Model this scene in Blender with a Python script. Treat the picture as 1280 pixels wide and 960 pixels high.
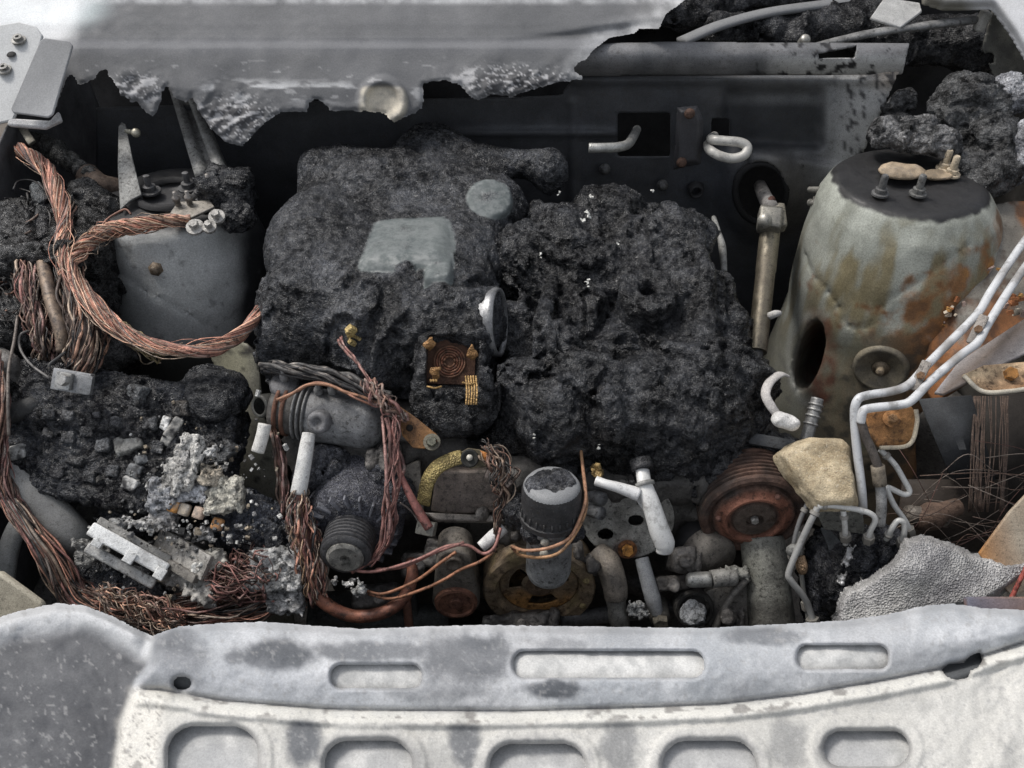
import bpy, bmesh, math, random
import numpy as np
from mathutils import Vector, Matrix

# ------------------------------------------------------------------ camera, light, exposure
for o in list(bpy.data.objects):
    bpy.data.objects.remove(o)
scene = bpy.context.scene
COL = scene.collection
PITCH = math.radians(40.0)
F = 1155.0                                   # focal length in photo pixels (photo is 1280 wide)
CAM = np.array([0.0, -0.957, 0.803])
DIRV = np.array([0.0, math.cos(PITCH), -math.sin(PITCH)])
UPV = np.array([0.0, math.sin(PITCH), math.cos(PITCH)])
RTV = np.array([1.0, 0.0, 0.0])
cam_data = bpy.data.cameras.new('camera')
cam_data.sensor_width = 36.0
cam_data.lens = 36.0 * F / 1280.0
cam_data.clip_start = 0.02
cam_data.clip_end = 500.0
cam = bpy.data.objects.new('camera', cam_data)
cam.location = CAM.tolist()
cam.rotation_euler = (math.radians(90) - PITCH, 0.0, 0.0)
COL.objects.link(cam)
scene.camera = cam

SUN_EL, SUN_AZ = math.radians(58), math.radians(296)       # azimuth measured clockwise from +y
world = bpy.data.worlds.new('World')
scene.world = world
world.use_nodes = True
wn = world.node_tree
sky = wn.nodes.new('ShaderNodeTexSky')
sky.sky_type = 'NISHITA'
sky.sun_disc = False
sky.sun_elevation = SUN_EL
sky.sun_rotation = SUN_AZ
sky.dust_density = 3.0
sky.air_density = 1.0
sky.ozone_density = 1.0
hs = wn.nodes.new('ShaderNodeHueSaturation')          # thin overcast: the blue is mostly veiled
hs.inputs['Saturation'].default_value = 0.30
wn.links.new(sky.outputs['Color'], hs.inputs['Color'])
wn.links.new(hs.outputs['Color'], wn.nodes['Background'].inputs['Color'])
wn.nodes['Background'].inputs['Strength'].default_value = 0.125
sun_data = bpy.data.lights.new('sun', 'SUN')
sun_data.energy = 1.5
sun_data.angle = math.radians(12)
sun_data.color = (1.0, 0.95, 0.89)
sun = bpy.data.objects.new('sun', sun_data)
sd = Vector((math.sin(SUN_AZ) * math.cos(SUN_EL), math.cos(SUN_AZ) * math.cos(SUN_EL), math.sin(SUN_EL)))
sun.rotation_euler = (-sd).to_track_quat('-Z', 'Y').to_euler()
sun.location = (0, 0, 4)
COL.objects.link(sun)
scene.view_settings.view_transform = 'Standard'
scene.view_settings.look = 'None'
scene.view_settings.gamma = 1.0
scene.view_settings.use_curve_mapping = False
scene.view_settings.exposure = 0.55
scene.cycles.max_bounces = 5
scene.cycles.diffuse_bounces = 3
scene.cycles.glossy_bounces = 3

# ------------------------------------------------------------------ placing helpers
def PT(px, py, t):
    """World point seen at photo pixel (px, py), t metres deep along the optical axis."""
    return CAM + t * (DIRV + (px - 640.0) / F * RTV + (480.0 - py) / F * UPV)
def PTa(px, py, t):
    px, py, t = np.broadcast_arrays(np.asarray(px, float), np.asarray(py, float), np.asarray(t, float))
    a = ((px - 640.0) / F)[..., None]; b = ((480.0 - py) / F)[..., None]
    return CAM + t[..., None] * (DIRV + a * RTV + b * UPV)
_TY = [0, 60, 180, 300, 400, 500, 600, 735, 790, 960]
_TT = [1.62, 1.56, 1.50, 1.37, 1.29, 1.23, 1.23, 1.25, 1.26, 1.2]
def tn(py): return float(np.interp(py, _TY, _TT))
def PN(px, py, d=0.0): return PT(px, py, tn(py) + d)
def PZ(px, py, z):
    r = DIRV + (px - 640.0) / F * RTV + (480.0 - py) / F * UPV
    return CAM + (z - CAM[2]) / r[2] * r
def PYa(px, py, y):
    px, py, y = np.broadcast_arrays(np.asarray(px, float), np.asarray(py, float), np.asarray(y, float))
    r = DIRV + ((px - 640.0) / F)[..., None] * RTV + ((480.0 - py) / F)[..., None] * UPV
    return CAM + ((y - CAM[1]) / r[..., 1])[..., None] * r
def PZa(px, py, z):
    px, py, z = np.broadcast_arrays(np.asarray(px, float), np.asarray(py, float), np.asarray(z, float))
    r = DIRV + ((px - 640.0) / F)[..., None] * RTV + ((480.0 - py) / F)[..., None] * UPV
    return CAM + ((z - CAM[2]) / r[..., 2])[..., None] * r
def pix(X):
    D = np.asarray(X) - CAM
    t = D @ DIRV
    return 640 + F * D[..., 0] / t, 480 - F * (D @ UPV) / t
def mpx(n, py, d=0.0): return n * (tn(py) + d) / F
def nrm(v):
    v = np.asarray(v, float); return v / (np.linalg.norm(v) + 1e-12)

# ------------------------------------------------------------------ noise
_rng = np.random.default_rng(7)
_TAB = _rng.uniform(-1, 1, 64 ** 3).astype(np.float32)
def vn(P):
    P = np.asarray(P, np.float32)
    i = np.floor(P).astype(np.int32); f = P - i; f = f * f * (3 - 2 * f)
    a0 = (i[:, 0] & 63) * 4096; a1 = ((i[:, 0] + 1) & 63) * 4096
    b0 = (i[:, 1] & 63) * 64; b1 = ((i[:, 1] + 1) & 63) * 64
    c0 = i[:, 2] & 63; c1 = (i[:, 2] + 1) & 63
    x, y, z = f[:, 0], f[:, 1], f[:, 2]
    def L(a, b): 
        p = _TAB[a + b + c0]; return p + (_TAB[a + b + c1] - p) * z
    p00 = L(a0, b0); p01 = L(a0, b1); p10 = L(a1, b0); p11 = L(a1, b1)
    u = p00 + (p01 - p00) * y; w = p10 + (p11 - p10) * y
    return u + (w - u) * x
def fbm(P, fr, octv=3, seed=0.0, gain=0.5):
    P = np.asarray(P, float) * fr + seed * 17.31
    s = 0; a = 1.0; n = 0
    for k in range(octv):
        s = s + a * vn(P); n += a; P = P * 2.03 + 5.7; a *= gain
    return s / n
def ridge(P, fr, octv=2, seed=0.0):
    P = np.asarray(P, float) * fr + seed * 11.7
    s = 0; a = 1.0; n = 0
    for k in range(octv):
        s = s + a * (1 - 2 * np.abs(vn(P))); n += a; P = P * 2.1 + 3.3; a *= .5
    return s / n
def n2(u, v, fr, octv=3, seed=0.0):
    sh = np.shape(u)
    P = np.stack([np.ravel(u), np.ravel(v), np.zeros(np.size(u))], 1)
    return fbm(P, fr, octv, seed).reshape(sh)
def sstep(a, b, x):
    t = np.clip((x - a) / (b - a), 0, 1); return t * t * (3 - 2 * t)
def lerp(a, b, t):
    t = np.asarray(t)[..., None]; return np.asarray(a) * (1 - t) + np.asarray(b) * t

# ------------------------------------------------------------------ geometry
def quads(nu, nv, wrap=False):
    F_ = []
    m = nv if wrap else nv - 1
    for i in range(nu - 1):
        for j in range(m):
            j2 = (j + 1) % nv
            F_.append((i * nv + j, i * nv + j2, (i + 1) * nv + j2, (i + 1) * nv + j))
    return F_
def cr(P, m=8):
    """Catmull-Rom through the points, m samples per span."""
    P = np.asarray(P, float)
    if len(P) < 3: 
        return np.array([P[0] + (P[-1] - P[0]) * s for s in np.linspace(0, 1, m + 1)])
    Q = np.vstack([2 * P[0] - P[1], P, 2 * P[-1] - P[-2]])
    out = []
    for i in range(1, len(Q) - 2):
        p0, p1, p2, p3 = Q[i - 1], Q[i], Q[i + 1], Q[i + 2]
        for s in np.linspace(0, 1, m, endpoint=False):
            out.append(.5 * (2 * p1 + (p2 - p0) * s + (2 * p0 - 5 * p1 + 4 * p2 - p3) * s * s + (3 * p1 - p0 - 3 * p2 + p3) * s ** 3))
    out.append(P[-1]); return np.array(out)
def frames(path):
    T = np.gradient(path, axis=0); T /= (np.linalg.norm(T, axis=1)[:, None] + 1e-12)
    n = np.cross(T[0], [0.13, 0.2, 1.0]); 
    if np.linalg.norm(n) < 1e-3: n = np.cross(T[0], [1, 0, 0])
    n = nrm(n); N = []
    for t in T:
        n = nrm(n - t * np.dot(n, t)); N.append(n)
    N = np.array(N); return T, N, np.cross(T, N)
def tube(path, r, n=8, cap=True, flat=1.0, hollow=False):
    path = np.asarray(path, float); m = len(path)
    r = np.atleast_1d(np.asarray(r, float))
    if len(r) != m: r = np.interp(np.linspace(0, 1, m), np.linspace(0, 1, len(r)), r) if len(r) > 1 else np.full(m, r[0])
    T, N, B = frames(path)
    a = np.linspace(0, 2 * math.pi, n, endpoint=False)
    V = path[:, None, :] + r[:, None, None] * (np.cos(a)[None, :, None] * N[:, None, :] + flat * np.sin(a)[None, :, None] * B[:, None, :])
    V = V.reshape(-1, 3); Fq = quads(m, n, True)
    if hollow:
        k = len(V)
        V = np.vstack([V, (path[-1] + .72 * (V[-n:] - path[-1])), (path[-1] + .7 * (V[-n:] - path[-1]) - T[-1] * r[-1] * 2.5)])
        for j in range(n):
            j2 = (j + 1) % n
            Fq.append(((m - 1) * n + j, (m - 1) * n + j2, k + j2, k + j)); Fq.append((k + j, k + j2, k + n + j2, k + n + j))
        Fq.append(tuple(range(k + n, k + 2 * n))); Fq.append(tuple(range(n - 1, -1, -1)))
    elif cap:
        Fq.append(tuple(range(n - 1, -1, -1))); Fq.append(tuple(range((m - 1) * n, m * n)))
    return V, Fq
def lathe(prof, c, axis, n=36, squash=None):
    """prof: (radius, height along axis) pairs; radius 0 closes."""
    axis = nrm(axis); N = nrm(np.cross(axis, [0.3, 0.1, 1.0]) if abs(axis[2]) < .9 else np.cross(axis, [1, 0, 0])); B = np.cross(axis, N)
    a = np.linspace(0, 2 * math.pi, n, endpoint=False)
    V = []
    for r, h in prof:
        r = max(r, 1e-5)
        V.append(np.asarray(c) + axis * h + r * (np.cos(a)[:, None] * N + np.sin(a)[:, None] * B))
    return np.vstack(V), quads(len(prof), n, True)
def rot(ax=0, ay=0, az=0):
    return np.array(Matrix.Rotation(math.radians(az), 3, 'Z') @ Matrix.Rotation(math.radians(ay), 3, 'Y') @ Matrix.Rotation(math.radians(ax), 3, 'X'))
def rotax(axis, up=(0, 0, 1)):
    """columns x, y, z with z along axis."""
    z = nrm(axis); x = nrm(np.cross(up, z) if abs(np.dot(nrm(up), z)) < .98 else np.cross([0, 1, 0], z)); return np.stack([x, np.cross(z, x), z], 1)
_boxc = {}
def box(c, size, R=None, bev=0.0):
    key = (tuple(np.round(size, 6)), bev)
    if key not in _boxc:
        bm = bmesh.new(); bmesh.ops.create_cube(bm, size=1.0)
        bmesh.ops.scale(bm, vec=Vector([float(s) for s in size]), verts=bm.verts)
        if bev > 0: bmesh.ops.bevel(bm, geom=list(bm.edges), offset=bev, segments=2, profile=.6, affect='EDGES')
        bm.verts.ensure_lookup_table()
        _boxc[key] = (np.array([v.co[:] for v in bm.verts]), [tuple(v.index for v in f.verts) for f in bm.faces]); bm.free()
    V, Fq = _boxc[key]
    R = np.eye(3) if R is None else R
    return V @ R.T + np.asarray(c), list(Fq)
def ball(c, r, n=14, m=8, R=None):
    r = np.broadcast_to(np.asarray(r, float), (3,))
    th = np.linspace(0.02, math.pi - .02, m); a = np.linspace(0, 2 * math.pi, n, endpoint=False)
    V = np.stack([np.outer(np.sin(th), np.cos(a)), np.outer(np.sin(th), np.sin(a)), np.outer(np.cos(th), np.ones(n))], -1).reshape(-1, 3) * r
    if R is not None: V = V @ R.T
    Fq = quads(m, n, True); Fq.append(tuple(range(n))[::-1]); Fq.append(tuple(range((m - 1) * n, m * n)))
    return V + np.asarray(c), [f[::-1] for f in Fq]
def slab(pts, thick, nvec=None):
    """closed plate from a planar 3-D outline, thickened away from the viewer side."""
    pts = np.asarray(pts, float); c = pts.mean(0); n = np.zeros(3)
    for i in range(len(pts)): n += np.cross(pts[i] - c, pts[(i + 1) % len(pts)] - c)
    n = nrm(n) if nvec is None else nrm(nvec)
    if np.dot(n, CAM - c) < 0: n = -n; 
    k = len(pts); V = np.vstack([pts, pts - n * thick])
    nn = np.zeros(3)
    for i in range(k): nn += np.cross(pts[i] - c, pts[(i + 1) % k] - c)
    front = tuple(range(k)); back = tuple(range(2 * k - 1, k - 1, -1))
    if np.dot(nn, n) < 0: front = front[::-1]; back = back[::-1]
    Fq = [front, back]
    for i in range(k):
        j = (i + 1) % k
        Fq.append((i, k + i, k + j, j) if np.dot(nn, n) >= 0 else (j, k + j, k + i, i))
    return V, Fq
def hexnut(c, axis, r, h, n=6):
    return lathe([(0, 0), (r, 0), (r, h * .85), (r * .88, h), (0, h)], c, axis, n)
class G:
    def __init__(s): s.V = []; s.F = []; s.C = []; s.n = 0
    def add(s, vf, col=(.2, .2, .2)):
        V, Fq = vf; V = np.asarray(V, float)
        C = col(V) if callable(col) else np.broadcast_to(np.asarray(col, float), (len(V), 3))
        s.V.append(V); s.C.append(np.array(C, float)); s.F += [tuple(int(i) + s.n for i in f) for f in Fq]; s.n += len(V); return s
def subdiv(V, Q):
    Q = np.asarray(Q, np.int64); n = len(V)
    E = np.concatenate([np.stack([Q[:, k], Q[:, (k + 1) % 4]], 1) for k in range(4)]); E.sort(1)
    key = E[:, 0] * n + E[:, 1]; uk, inv = np.unique(key, return_inverse=True)
    mid = (V[uk // n] + V[uk % n]) / 2; cen = V[Q].mean(1); m = len(Q)
    e = [inv[k * m:(k + 1) * m] + n for k in range(4)]; c = np.arange(m) + n + len(uk)
    NQ = np.concatenate([np.stack([Q[:, k], e[k], c, e[k - 1]], 1) for k in range(4)])
    return np.vstack([V, mid, cen]), NQ
def vnormals(V, Q):
    d = np.cross(V[Q[:, 2]] - V[Q[:, 0]], V[Q[:, 3]] - V[Q[:, 1]]); N = np.zeros_like(V)
    for k in range(4): np.add.at(N, Q[:, k], d)
    return N / (np.linalg.norm(N, axis=1)[:, None] + 1e-12)
def snet(f, lo, hi, h):
    """surface nets: mesh of f < 0."""
    lo = np.asarray(lo, float); n = np.ceil((np.asarray(hi) - lo) / h).astype(int) + 1
    ax = [lo[k] + h * np.arange(n[k]) for k in range(3)]
    X = np.stack(np.meshgrid(*ax, indexing='ij'), -1).reshape(-1, 3)
    S = f(X).reshape(n); del X
    I = S < 0
    cnt = np.zeros(n - 1, np.int8)
    for a in (0, 1):
        for b in (0, 1):
            for c in (0, 1): cnt += I[a:n[0] - 1 + a, b:n[1] - 1 + b, c:n[2] - 1 + c]
    act = (cnt > 0) & (cnt < 8); idx = np.argwhere(act); ids = -np.ones(n - 1, np.int64); ids[act] = np.arange(len(idx))
    acc = np.zeros((len(idx), 3)); num = np.zeros(len(idx))
    cor = np.array([(a, b, c) for a in (0, 1) for b in (0, 1) for c in (0, 1)])
    cv = {tuple(c): S[idx[:, 0] + c[0], idx[:, 1] + c[1], idx[:, 2] + c[2]] for c in cor}
    for k in range(3):
        for c in cor:
            if c[k]: continue
            d = c.copy(); d[k] = 1; s0, s1 = cv[tuple(c)], cv[tuple(d)]
            m = (s0 < 0) != (s1 < 0); t = np.where(m, s0 / np.where(m, s0 - s1, 1), 0)
            p = np.repeat(c[None].astype(float), len(idx), 0); p[:, k] = t
            acc += np.where(m[:, None], p, 0); num += m
    V = lo + h * (idx + acc / num[:, None])
    Q = []
    for k in range(3):
        s0 = [slice(1, n[j] - 1) for j in range(3)]; s1 = list(s0); s0[k] = slice(0, n[k] - 1); s1[k] = slice(1, n[k])
        a, b = I[tuple(s0)], I[tuple(s1)]; m = a != b; e = np.argwhere(m); flip = b[m]
        off = np.ones(3, int); off[k] = 0; e = e + off
        j, l = (k + 1) % 3, (k + 2) % 3
        def cell(dj, dl):
            q = e.copy(); q[:, j] -= dj; q[:, l] -= dl; return ids[q[:, 0], q[:, 1], q[:, 2]]
        q = np.stack([cell(1, 1), cell(0, 1), cell(0, 0), cell(1, 0)], 1)
        q[flip] = q[flip][:, ::-1]; Q.append(q)
    Q = np.concatenate(Q)
    return V, Q
def smin(a, b, k):
    h = np.clip(.5 + .5 * (b - a) / k, 0, 1); return b + (a - b) * h - k * h * (1 - h)
def prim(X, p):
    kd = p[0]
    if kd == 'e':
        r = np.broadcast_to(np.asarray(p[2], float), (3,)); q = X - p[1]
        if len(p) > 3: q = q @ p[3]
        k0 = np.linalg.norm(q / r, axis=1); k1 = np.linalg.norm(q / r ** 2, axis=1) + 1e-9; return k0 * (k0 - 1) / k1
    if kd == 'b':
        q = X - p[1]
        if len(p) > 4: q = q @ p[4]
        q = np.abs(q) - (np.asarray(p[2]) - p[3]); return np.linalg.norm(np.maximum(q, 0), axis=1) + np.minimum(q.max(1), 0) - p[3]
    if kd == 'c':
        a, b = np.asarray(p[1]), np.asarray(p[2]); ba = b - a; t = np.clip((X - a) @ ba / (ba @ ba), 0, 1)
        return np.linalg.norm(X - a - t[:, None] * ba, axis=1) - (p[3] + (p[4] - p[3]) * t)
    if kd == 'y':   # capped cylinder a->b
        a, b = np.asarray(p[1]), np.asarray(p[2]); L = np.linalg.norm(b - a); u = (b - a) / L
        h = (X - a) @ u; rho = np.linalg.norm(X - a - h[:, None] * u, axis=1)
        return np.maximum(rho - p[3], np.abs(h - L / 2) - L / 2)
def pbound(p):
    if p[0] == 'e': r = np.max(p[2]); return np.asarray(p[1]) - r, np.asarray(p[1]) + r
    if p[0] == 'b': r = np.linalg.norm(p[2]) if len(p) > 4 else np.asarray(p[2]); return np.asarray(p[1]) - r, np.asarray(p[1]) + r
    r = max(p[3:]); return np.minimum(p[1], p[2]) - r, np.maximum(p[1], p[2]) + r
def lump(prims, h, k=.015, noise=None, cut=(), marg=.02, sub=0, fine=None, hard=(), semi=()):
    """smooth union of primitives with carved noise, meshed; quads."""
    bs = [pbound(p) for p in prims]; lo = np.min([b[0] for b in bs], 0) - marg; hi = np.max([b[1] for b in bs], 0) + marg
    def f(X):
        d = None
        for p in prims:
            e = prim(X, p); d = e if d is None else smin(d, e, k)
        if noise is not None:
            m = np.abs(d) < marg + .012; d = d.copy(); nz = noise(X[m]); d[m] += nz
            if semi:
                w_ = np.zeros(len(X)); w_[m] = nz * .4; e = np.min([prim(X, p) for p in semi], 0) + w_; d = smin(d, e, .006)
        for p in hard: d = np.minimum(d, prim(X, p))
        for p in cut: d = np.maximum(d, -prim(X, p))
        return d
    V, Q = snet(f, lo, hi, h)
    for _ in range(sub): V, Q = subdiv(V, Q)
    if fine is not None:
        q = fine(V)
        if hard: q = q * sstep(.0005, .004, np.min([prim(V, p) for p in hard], 0))
        V = V + vnormals(V, Q) * q[:, None]
    return V, Q

def psdf(u, v, pts):
    """signed distance to polygon (negative inside)."""
    sh = np.shape(u); u = np.ravel(u).astype(float); v = np.ravel(v).astype(float); pts = np.asarray(pts, float)
    d = np.full(u.shape, 1e18); ins = np.zeros(u.shape, bool); n = len(pts)
    for i in range(n):
        a, b = pts[i], pts[(i + 1) % n]; e = b - a; wx, wy = u - a[0], v - a[1]
        t = np.clip((wx * e[0] + wy * e[1]) / (e @ e + 1e-12), 0, 1); d = np.minimum(d, (wx - t * e[0]) ** 2 + (wy - t * e[1]) ** 2)
        c = (a[1] > v) != (b[1] > v)
        with np.errstate(divide='ignore', invalid='ignore'):
            xx = (b[0] - a[0]) * (v - a[1]) / (b[1] - a[1]) + a[0]
        ins ^= c & (u < xx)
    return (np.sqrt(d) * np.where(ins, -1, 1)).reshape(sh)
def rrect(u, v, x0, y0, x1, y1, r):
    qx = np.abs(u - (x0 + x1) / 2) - (x1 - x0) / 2 + r; qy = np.abs(v - (y0 + y1) / 2) - (y1 - y0) / 2 + r
    return np.hypot(np.maximum(qx, 0), np.maximum(qy, 0)) + np.minimum(np.maximum(qx, qy), 0) - r
def sheet(u0, u1, v0, v1, du, sdf, pos, col):
    nu = int((u1 - u0) / du) + 1; nv = int((v1 - v0) / du) + 1
    U, W = np.meshgrid(np.linspace(u0, u1, nu), np.linspace(v0, v1, nv)); S = sdf(U, W)
    gv, gu = np.gradient(S, (v1 - v0) / (nv - 1), (u1 - u0) / (nu - 1)); m = gu ** 2 + gv ** 2 + 1e-3
    out = (S > 0) & (S < 1.6 * du)
    U2 = np.where(out, U - S * gu / m, U); W2 = np.where(out, W - S * gv / m, W)
    ok = S < .8 * du
    ids = np.arange(nu * nv).reshape(nv, nu)
    keep = ok[:-1, :-1] & ok[1:, :-1] & ok[:-1, 1:] & ok[1:, 1:]
    Q = np.stack([ids[:-1, :-1], ids[1:, :-1], ids[1:, 1:], ids[:-1, 1:]], -1)[keep]
    used = np.unique(Q); mp = -np.ones(nu * nv, np.int64); mp[used] = np.arange(len(used))
    u, v, s = U2.ravel()[used], W2.ravel()[used], np.minimum(S.ravel()[used], 0)
    return pos(u, v, s), mp[Q], col(u, v, s)

# ------------------------------------------------------------------ objects
def mesh_obj(name, V, Fq, mat, parent=None, col=(.2, .2, .2), smooth=True, solid=0.0, bevel=0.0, base=None):
    V = np.asarray(V, float)
    C = col(V) if callable(col) else np.asarray(col, float)
    if C.ndim == 1: C = np.broadcast_to(C, (len(V), len(C)))
    if parent is not None: base = np.array(parent['_b'])
    elif base is None: base = np.array([(V[:, 0].min() + V[:, 0].max()) / 2, (V[:, 1].min() + V[:, 1].max()) / 2, V[:, 2].min()])
    me = bpy.data.meshes.new(name)
    Fl = Fq.tolist() if isinstance(Fq, np.ndarray) else Fq
    me.from_pydata((V - base).tolist(), [], Fl)
    at = me.color_attributes.new('Col', 'FLOAT_COLOR', 'POINT')
    at.data.foreach_set('color', (np.clip(C, 0, 1) if C.shape[1] == 4 else np.hstack([np.clip(C, 0, 1), np.ones((len(V), 1))])).astype(np.float32).ravel())
    me.polygons.foreach_set('use_smooth', [bool(smooth)] * len(me.polygons))
    me.materials.append(mat); me.update()
    o = bpy.data.objects.new(name, me); COL.objects.link(o)
    if parent is not None: o.parent = parent; o.location = (0, 0, 0)
    else: o.location = base.tolist()
    o['_b'] = base.tolist()
    if smooth == 'auto':
        me.set_sharp_from_angle(angle=math.radians(38))
    if bevel > 0:
        b = o.modifiers.new('bevel', 'BEVEL'); b.width = bevel; b.segments = 2; b.limit_method = 'ANGLE'; b.angle_limit = math.radians(40)
    if solid > 0:
        s = o.modifiers.new('solid', 'SOLIDIFY'); s.thickness = solid; s.offset = -1
    return o
def geo(name, g, mat, parent=None, **k):
    if isinstance(g, G): return mesh_obj(name, np.vstack(g.V), g.F, mat, parent, np.vstack(g.C), **k)
    return mesh_obj(name, g[0], g[1], mat, parent, **k)
def tag(o, label, cat, group=None, kind=None):
    o['label'] = label; o['category'] = cat
    if group: o['group'] = group
    if kind: o['kind'] = kind
    return o
def thing(name, label, cat, base, group=None):
    o = bpy.data.objects.new(name, None); o.empty_display_size = .03
    o.location = [float(x) for x in base]; o['_b'] = [float(x) for x in base]; COL.objects.link(o)
    return tag(o, label, cat, group)

# ------------------------------------------------------------------ materials
def mat(name, rough=(.5, .7), metal=0.0, spec=.5, bumps=((160, .5, .004, 'n'),), var=(30, .35), specks=(), rs=60, grain=.28, coat=0.0, smap=None):
    m = bpy.data.materials.new(name); m.use_nodes = True; nt = m.node_tree; N = nt.nodes; Lk = nt.links.new
    b = N['Principled BSDF']; b.inputs['Metallic'].default_value = metal; b.inputs['Specular IOR Level'].default_value = spec
    pos = N.new('ShaderNodeNewGeometry').outputs['Position']
    at = N.new('ShaderNodeAttribute'); at.attribute_name = 'Col'; c = at.outputs['Color']
    def noise(sc, det=4, ro=.6):
        n = N.new('ShaderNodeTexNoise'); n.inputs['Scale'].default_value = sc; n.inputs['Detail'].default_value = det; n.inputs['Roughness'].default_value = ro
        Lk(pos, n.inputs['Vector']); return n.outputs['Fac']
    def ramp(x, a, b2, lo, hi):
        r = N.new('ShaderNodeMapRange'); r.clamp = True
        for k, v in (('From Min', a), ('From Max', b2), ('To Min', lo), ('To Max', hi)): r.inputs[k].default_value = v
        Lk(x, r.inputs['Value']); return r.outputs['Result']
    def amul(f):
        q = N.new('ShaderNodeMix'); q.data_type = 'FLOAT'; q.inputs['A'].default_value = 1.0; Lk(at.outputs['Alpha'], q.inputs['Factor']); Lk(f, q.inputs['B']); return q.outputs['Result']
    if var:
        f = ramp(noise(var[0], 6, .65), .3, .7, 1 - var[1], 1 + var[1]); f = amul(f)
        mu = N.new('ShaderNodeVectorMath'); mu.operation = 'SCALE'; Lk(c, mu.inputs[0]); Lk(f, mu.inputs['Scale']); c = mu.outputs[0]
    f = ramp(noise(700, 3, .7), .32, .68, 1 - grain, 1 + grain); f = amul(f)
    mu = N.new('ShaderNodeVectorMath'); mu.operation = 'SCALE'; Lk(c, mu.inputs[0]); Lk(f, mu.inputs['Scale']); c = mu.outputs[0]
    for sc, a, b2, col, k in specks:
        if col is None:                       # multiplying mottle: pits and pale grains of the thing's own colour
            f = amul(ramp(noise(sc, 5, .7), a, b2, k[0], k[1])); mu = N.new('ShaderNodeVectorMath'); mu.operation = 'SCALE'; Lk(c, mu.inputs[0]); Lk(f, mu.inputs['Scale']); c = mu.outputs[0]; continue
        f = ramp(noise(sc, 5, .7), a, b2, 0, k)
        mk_ = N.new('ShaderNodeMath'); mk_.operation = 'MULTIPLY'; Lk(f, mk_.inputs[0]); Lk(at.outputs['Alpha'], mk_.inputs[1]); f = mk_.outputs[0]
        mx = N.new('ShaderNodeMix'); mx.data_type = 'RGBA'
        Lk(f, mx.inputs['Factor']); Lk(c, mx.inputs['A']); mx.inputs['B'].default_value = (*col, 1); c = mx.outputs['Result']
    Lk(c, b.inputs['Base Color'])
    rm = N.new('ShaderNodeMix'); rm.data_type = 'FLOAT'; rm.inputs['A'].default_value = .62; Lk(at.outputs['Alpha'], rm.inputs['Factor']); Lk(ramp(noise(rs, 4), .3, .7, rough[0], rough[1]), rm.inputs['B']); Lk(rm.outputs['Result'], b.inputs['Roughness'])
    if smap: Lk(ramp(noise(smap[0], 6, .75), smap[1], smap[2], smap[3], smap[4]), b.inputs['Specular IOR Level'])
    prev = None
    for sc, st, dist, kd in bumps:
        if kd == 'n': h = noise(sc, 5, .65)
        else:
            v = N.new('ShaderNodeTexVoronoi'); v.inputs['Scale'].default_value = sc; v.feature = 'F1' if kd == 'v' else 'DISTANCE_TO_EDGE'; Lk(pos, v.inputs['Vector']); h = v.outputs['Distance']
        bp = N.new('ShaderNodeBump'); bp.inputs['Strength'].default_value = st; bp.inputs['Distance'].default_value = dist
        Lk(h, bp.inputs['Height']); ms_ = N.new('ShaderNodeMath'); ms_.operation = 'MULTIPLY'; ms_.inputs[0].default_value = st; Lk(at.outputs['Alpha'], ms_.inputs[1]); Lk(ms_.outputs[0], bp.inputs['Strength'])
        if prev is not None: Lk(prev, bp.inputs['Normal'])
        prev = bp.outputs['Normal']
    if prev is not None: Lk(prev, b.inputs['Normal'])
    if coat:
        cm = N.new('ShaderNodeMath'); cm.operation = 'MULTIPLY'; cm.inputs[0].default_value = coat; Lk(at.outputs['Alpha'], cm.inputs[1]); Lk(cm.outputs[0], b.inputs['Coat Weight']); b.inputs['Coat Roughness'].default_value = .16; b.inputs['Coat IOR'].default_value = 1.6
        Lk(prev, b.inputs['Coat Normal'])
    return m
M_char = mat('charred_crust', (.16, .42), 0, 1.0, ((90, .5, .008, 'n'), (240, .7, .006, 'n'), (560, .5, .003, 'v')), (40, .5), ((270, .40, .62, None, (.5, 1.5)), (520, .38, .62, None, (.65, 1.35))), 300, .2, 0.0, (85, .42, .60, .06, 1.0))
M_soot = mat('soot', (.6, .85), 0, .3, ((120, .3, .003, 'n'),), (14, .5))
M_sheet = mat('scorched_sheet', (.6, .85), 0, .25, ((260, .15, .0015, 'n'), (30, .12, .004, 'n')), (9, .12), ((320, .63, .70, (.10, .10, .10), .4), (420, .38, .62, None, (.9, 1.1))), 60, .07)
M_body = mat('burnt_paint', (.45, .75), 0, .4, ((220, .3, .002, 'n'), (40, .2, .004, 'n')), (22, .25), ((240, .57, .66, (.05, .04, .03), .55), (90, .58, .68, (.04, .035, .03), .4)))
M_tower = mat('tower_paint', (.4, .7), 0, .45, ((260, .2, .0015, 'n'), (40, .15, .004, 'n')), (22, .15), ((300, .60, .68, (.07, .06, .045), .45), (420, .38, .62, None, (.82, 1.18))), 60, .12)
M_metal = mat('bare_metal', (.3, .6), .6, .5, ((300, .3, .001, 'n'),), (45, .3), ((190, .54, .66, (.03, .03, .03), .6),))
M_iron = mat('sooty_iron', (.45, .75), .2, .5, ((260, .5, .002, 'n'), (60, .25, .004, 'n')), (50, .45), ((170, .53, .64, (.02, .018, .016), .75), (420, .60, .68, (.24, .23, .21), .45)))
M_rust = mat('rust', (.65, .9), .05, .3, ((340, .6, .002, 'n'),), (70, .45), ((110, .52, .64, (.035, .02, .014), .75), (330, .60, .68, (.22, .15, .09), .4)))
M_white = mat('ash_white', (.5, .85), 0, .4, ((260, .5, .002, 'n'), (40, .25, .004, 'n')), (40, .2), ((28, .54, .70, (.20, .19, .18), .6), (120, .58, .68, (.14, .135, .13), .6), (380, .60, .68, (.10, .10, .10), .5)))
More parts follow.
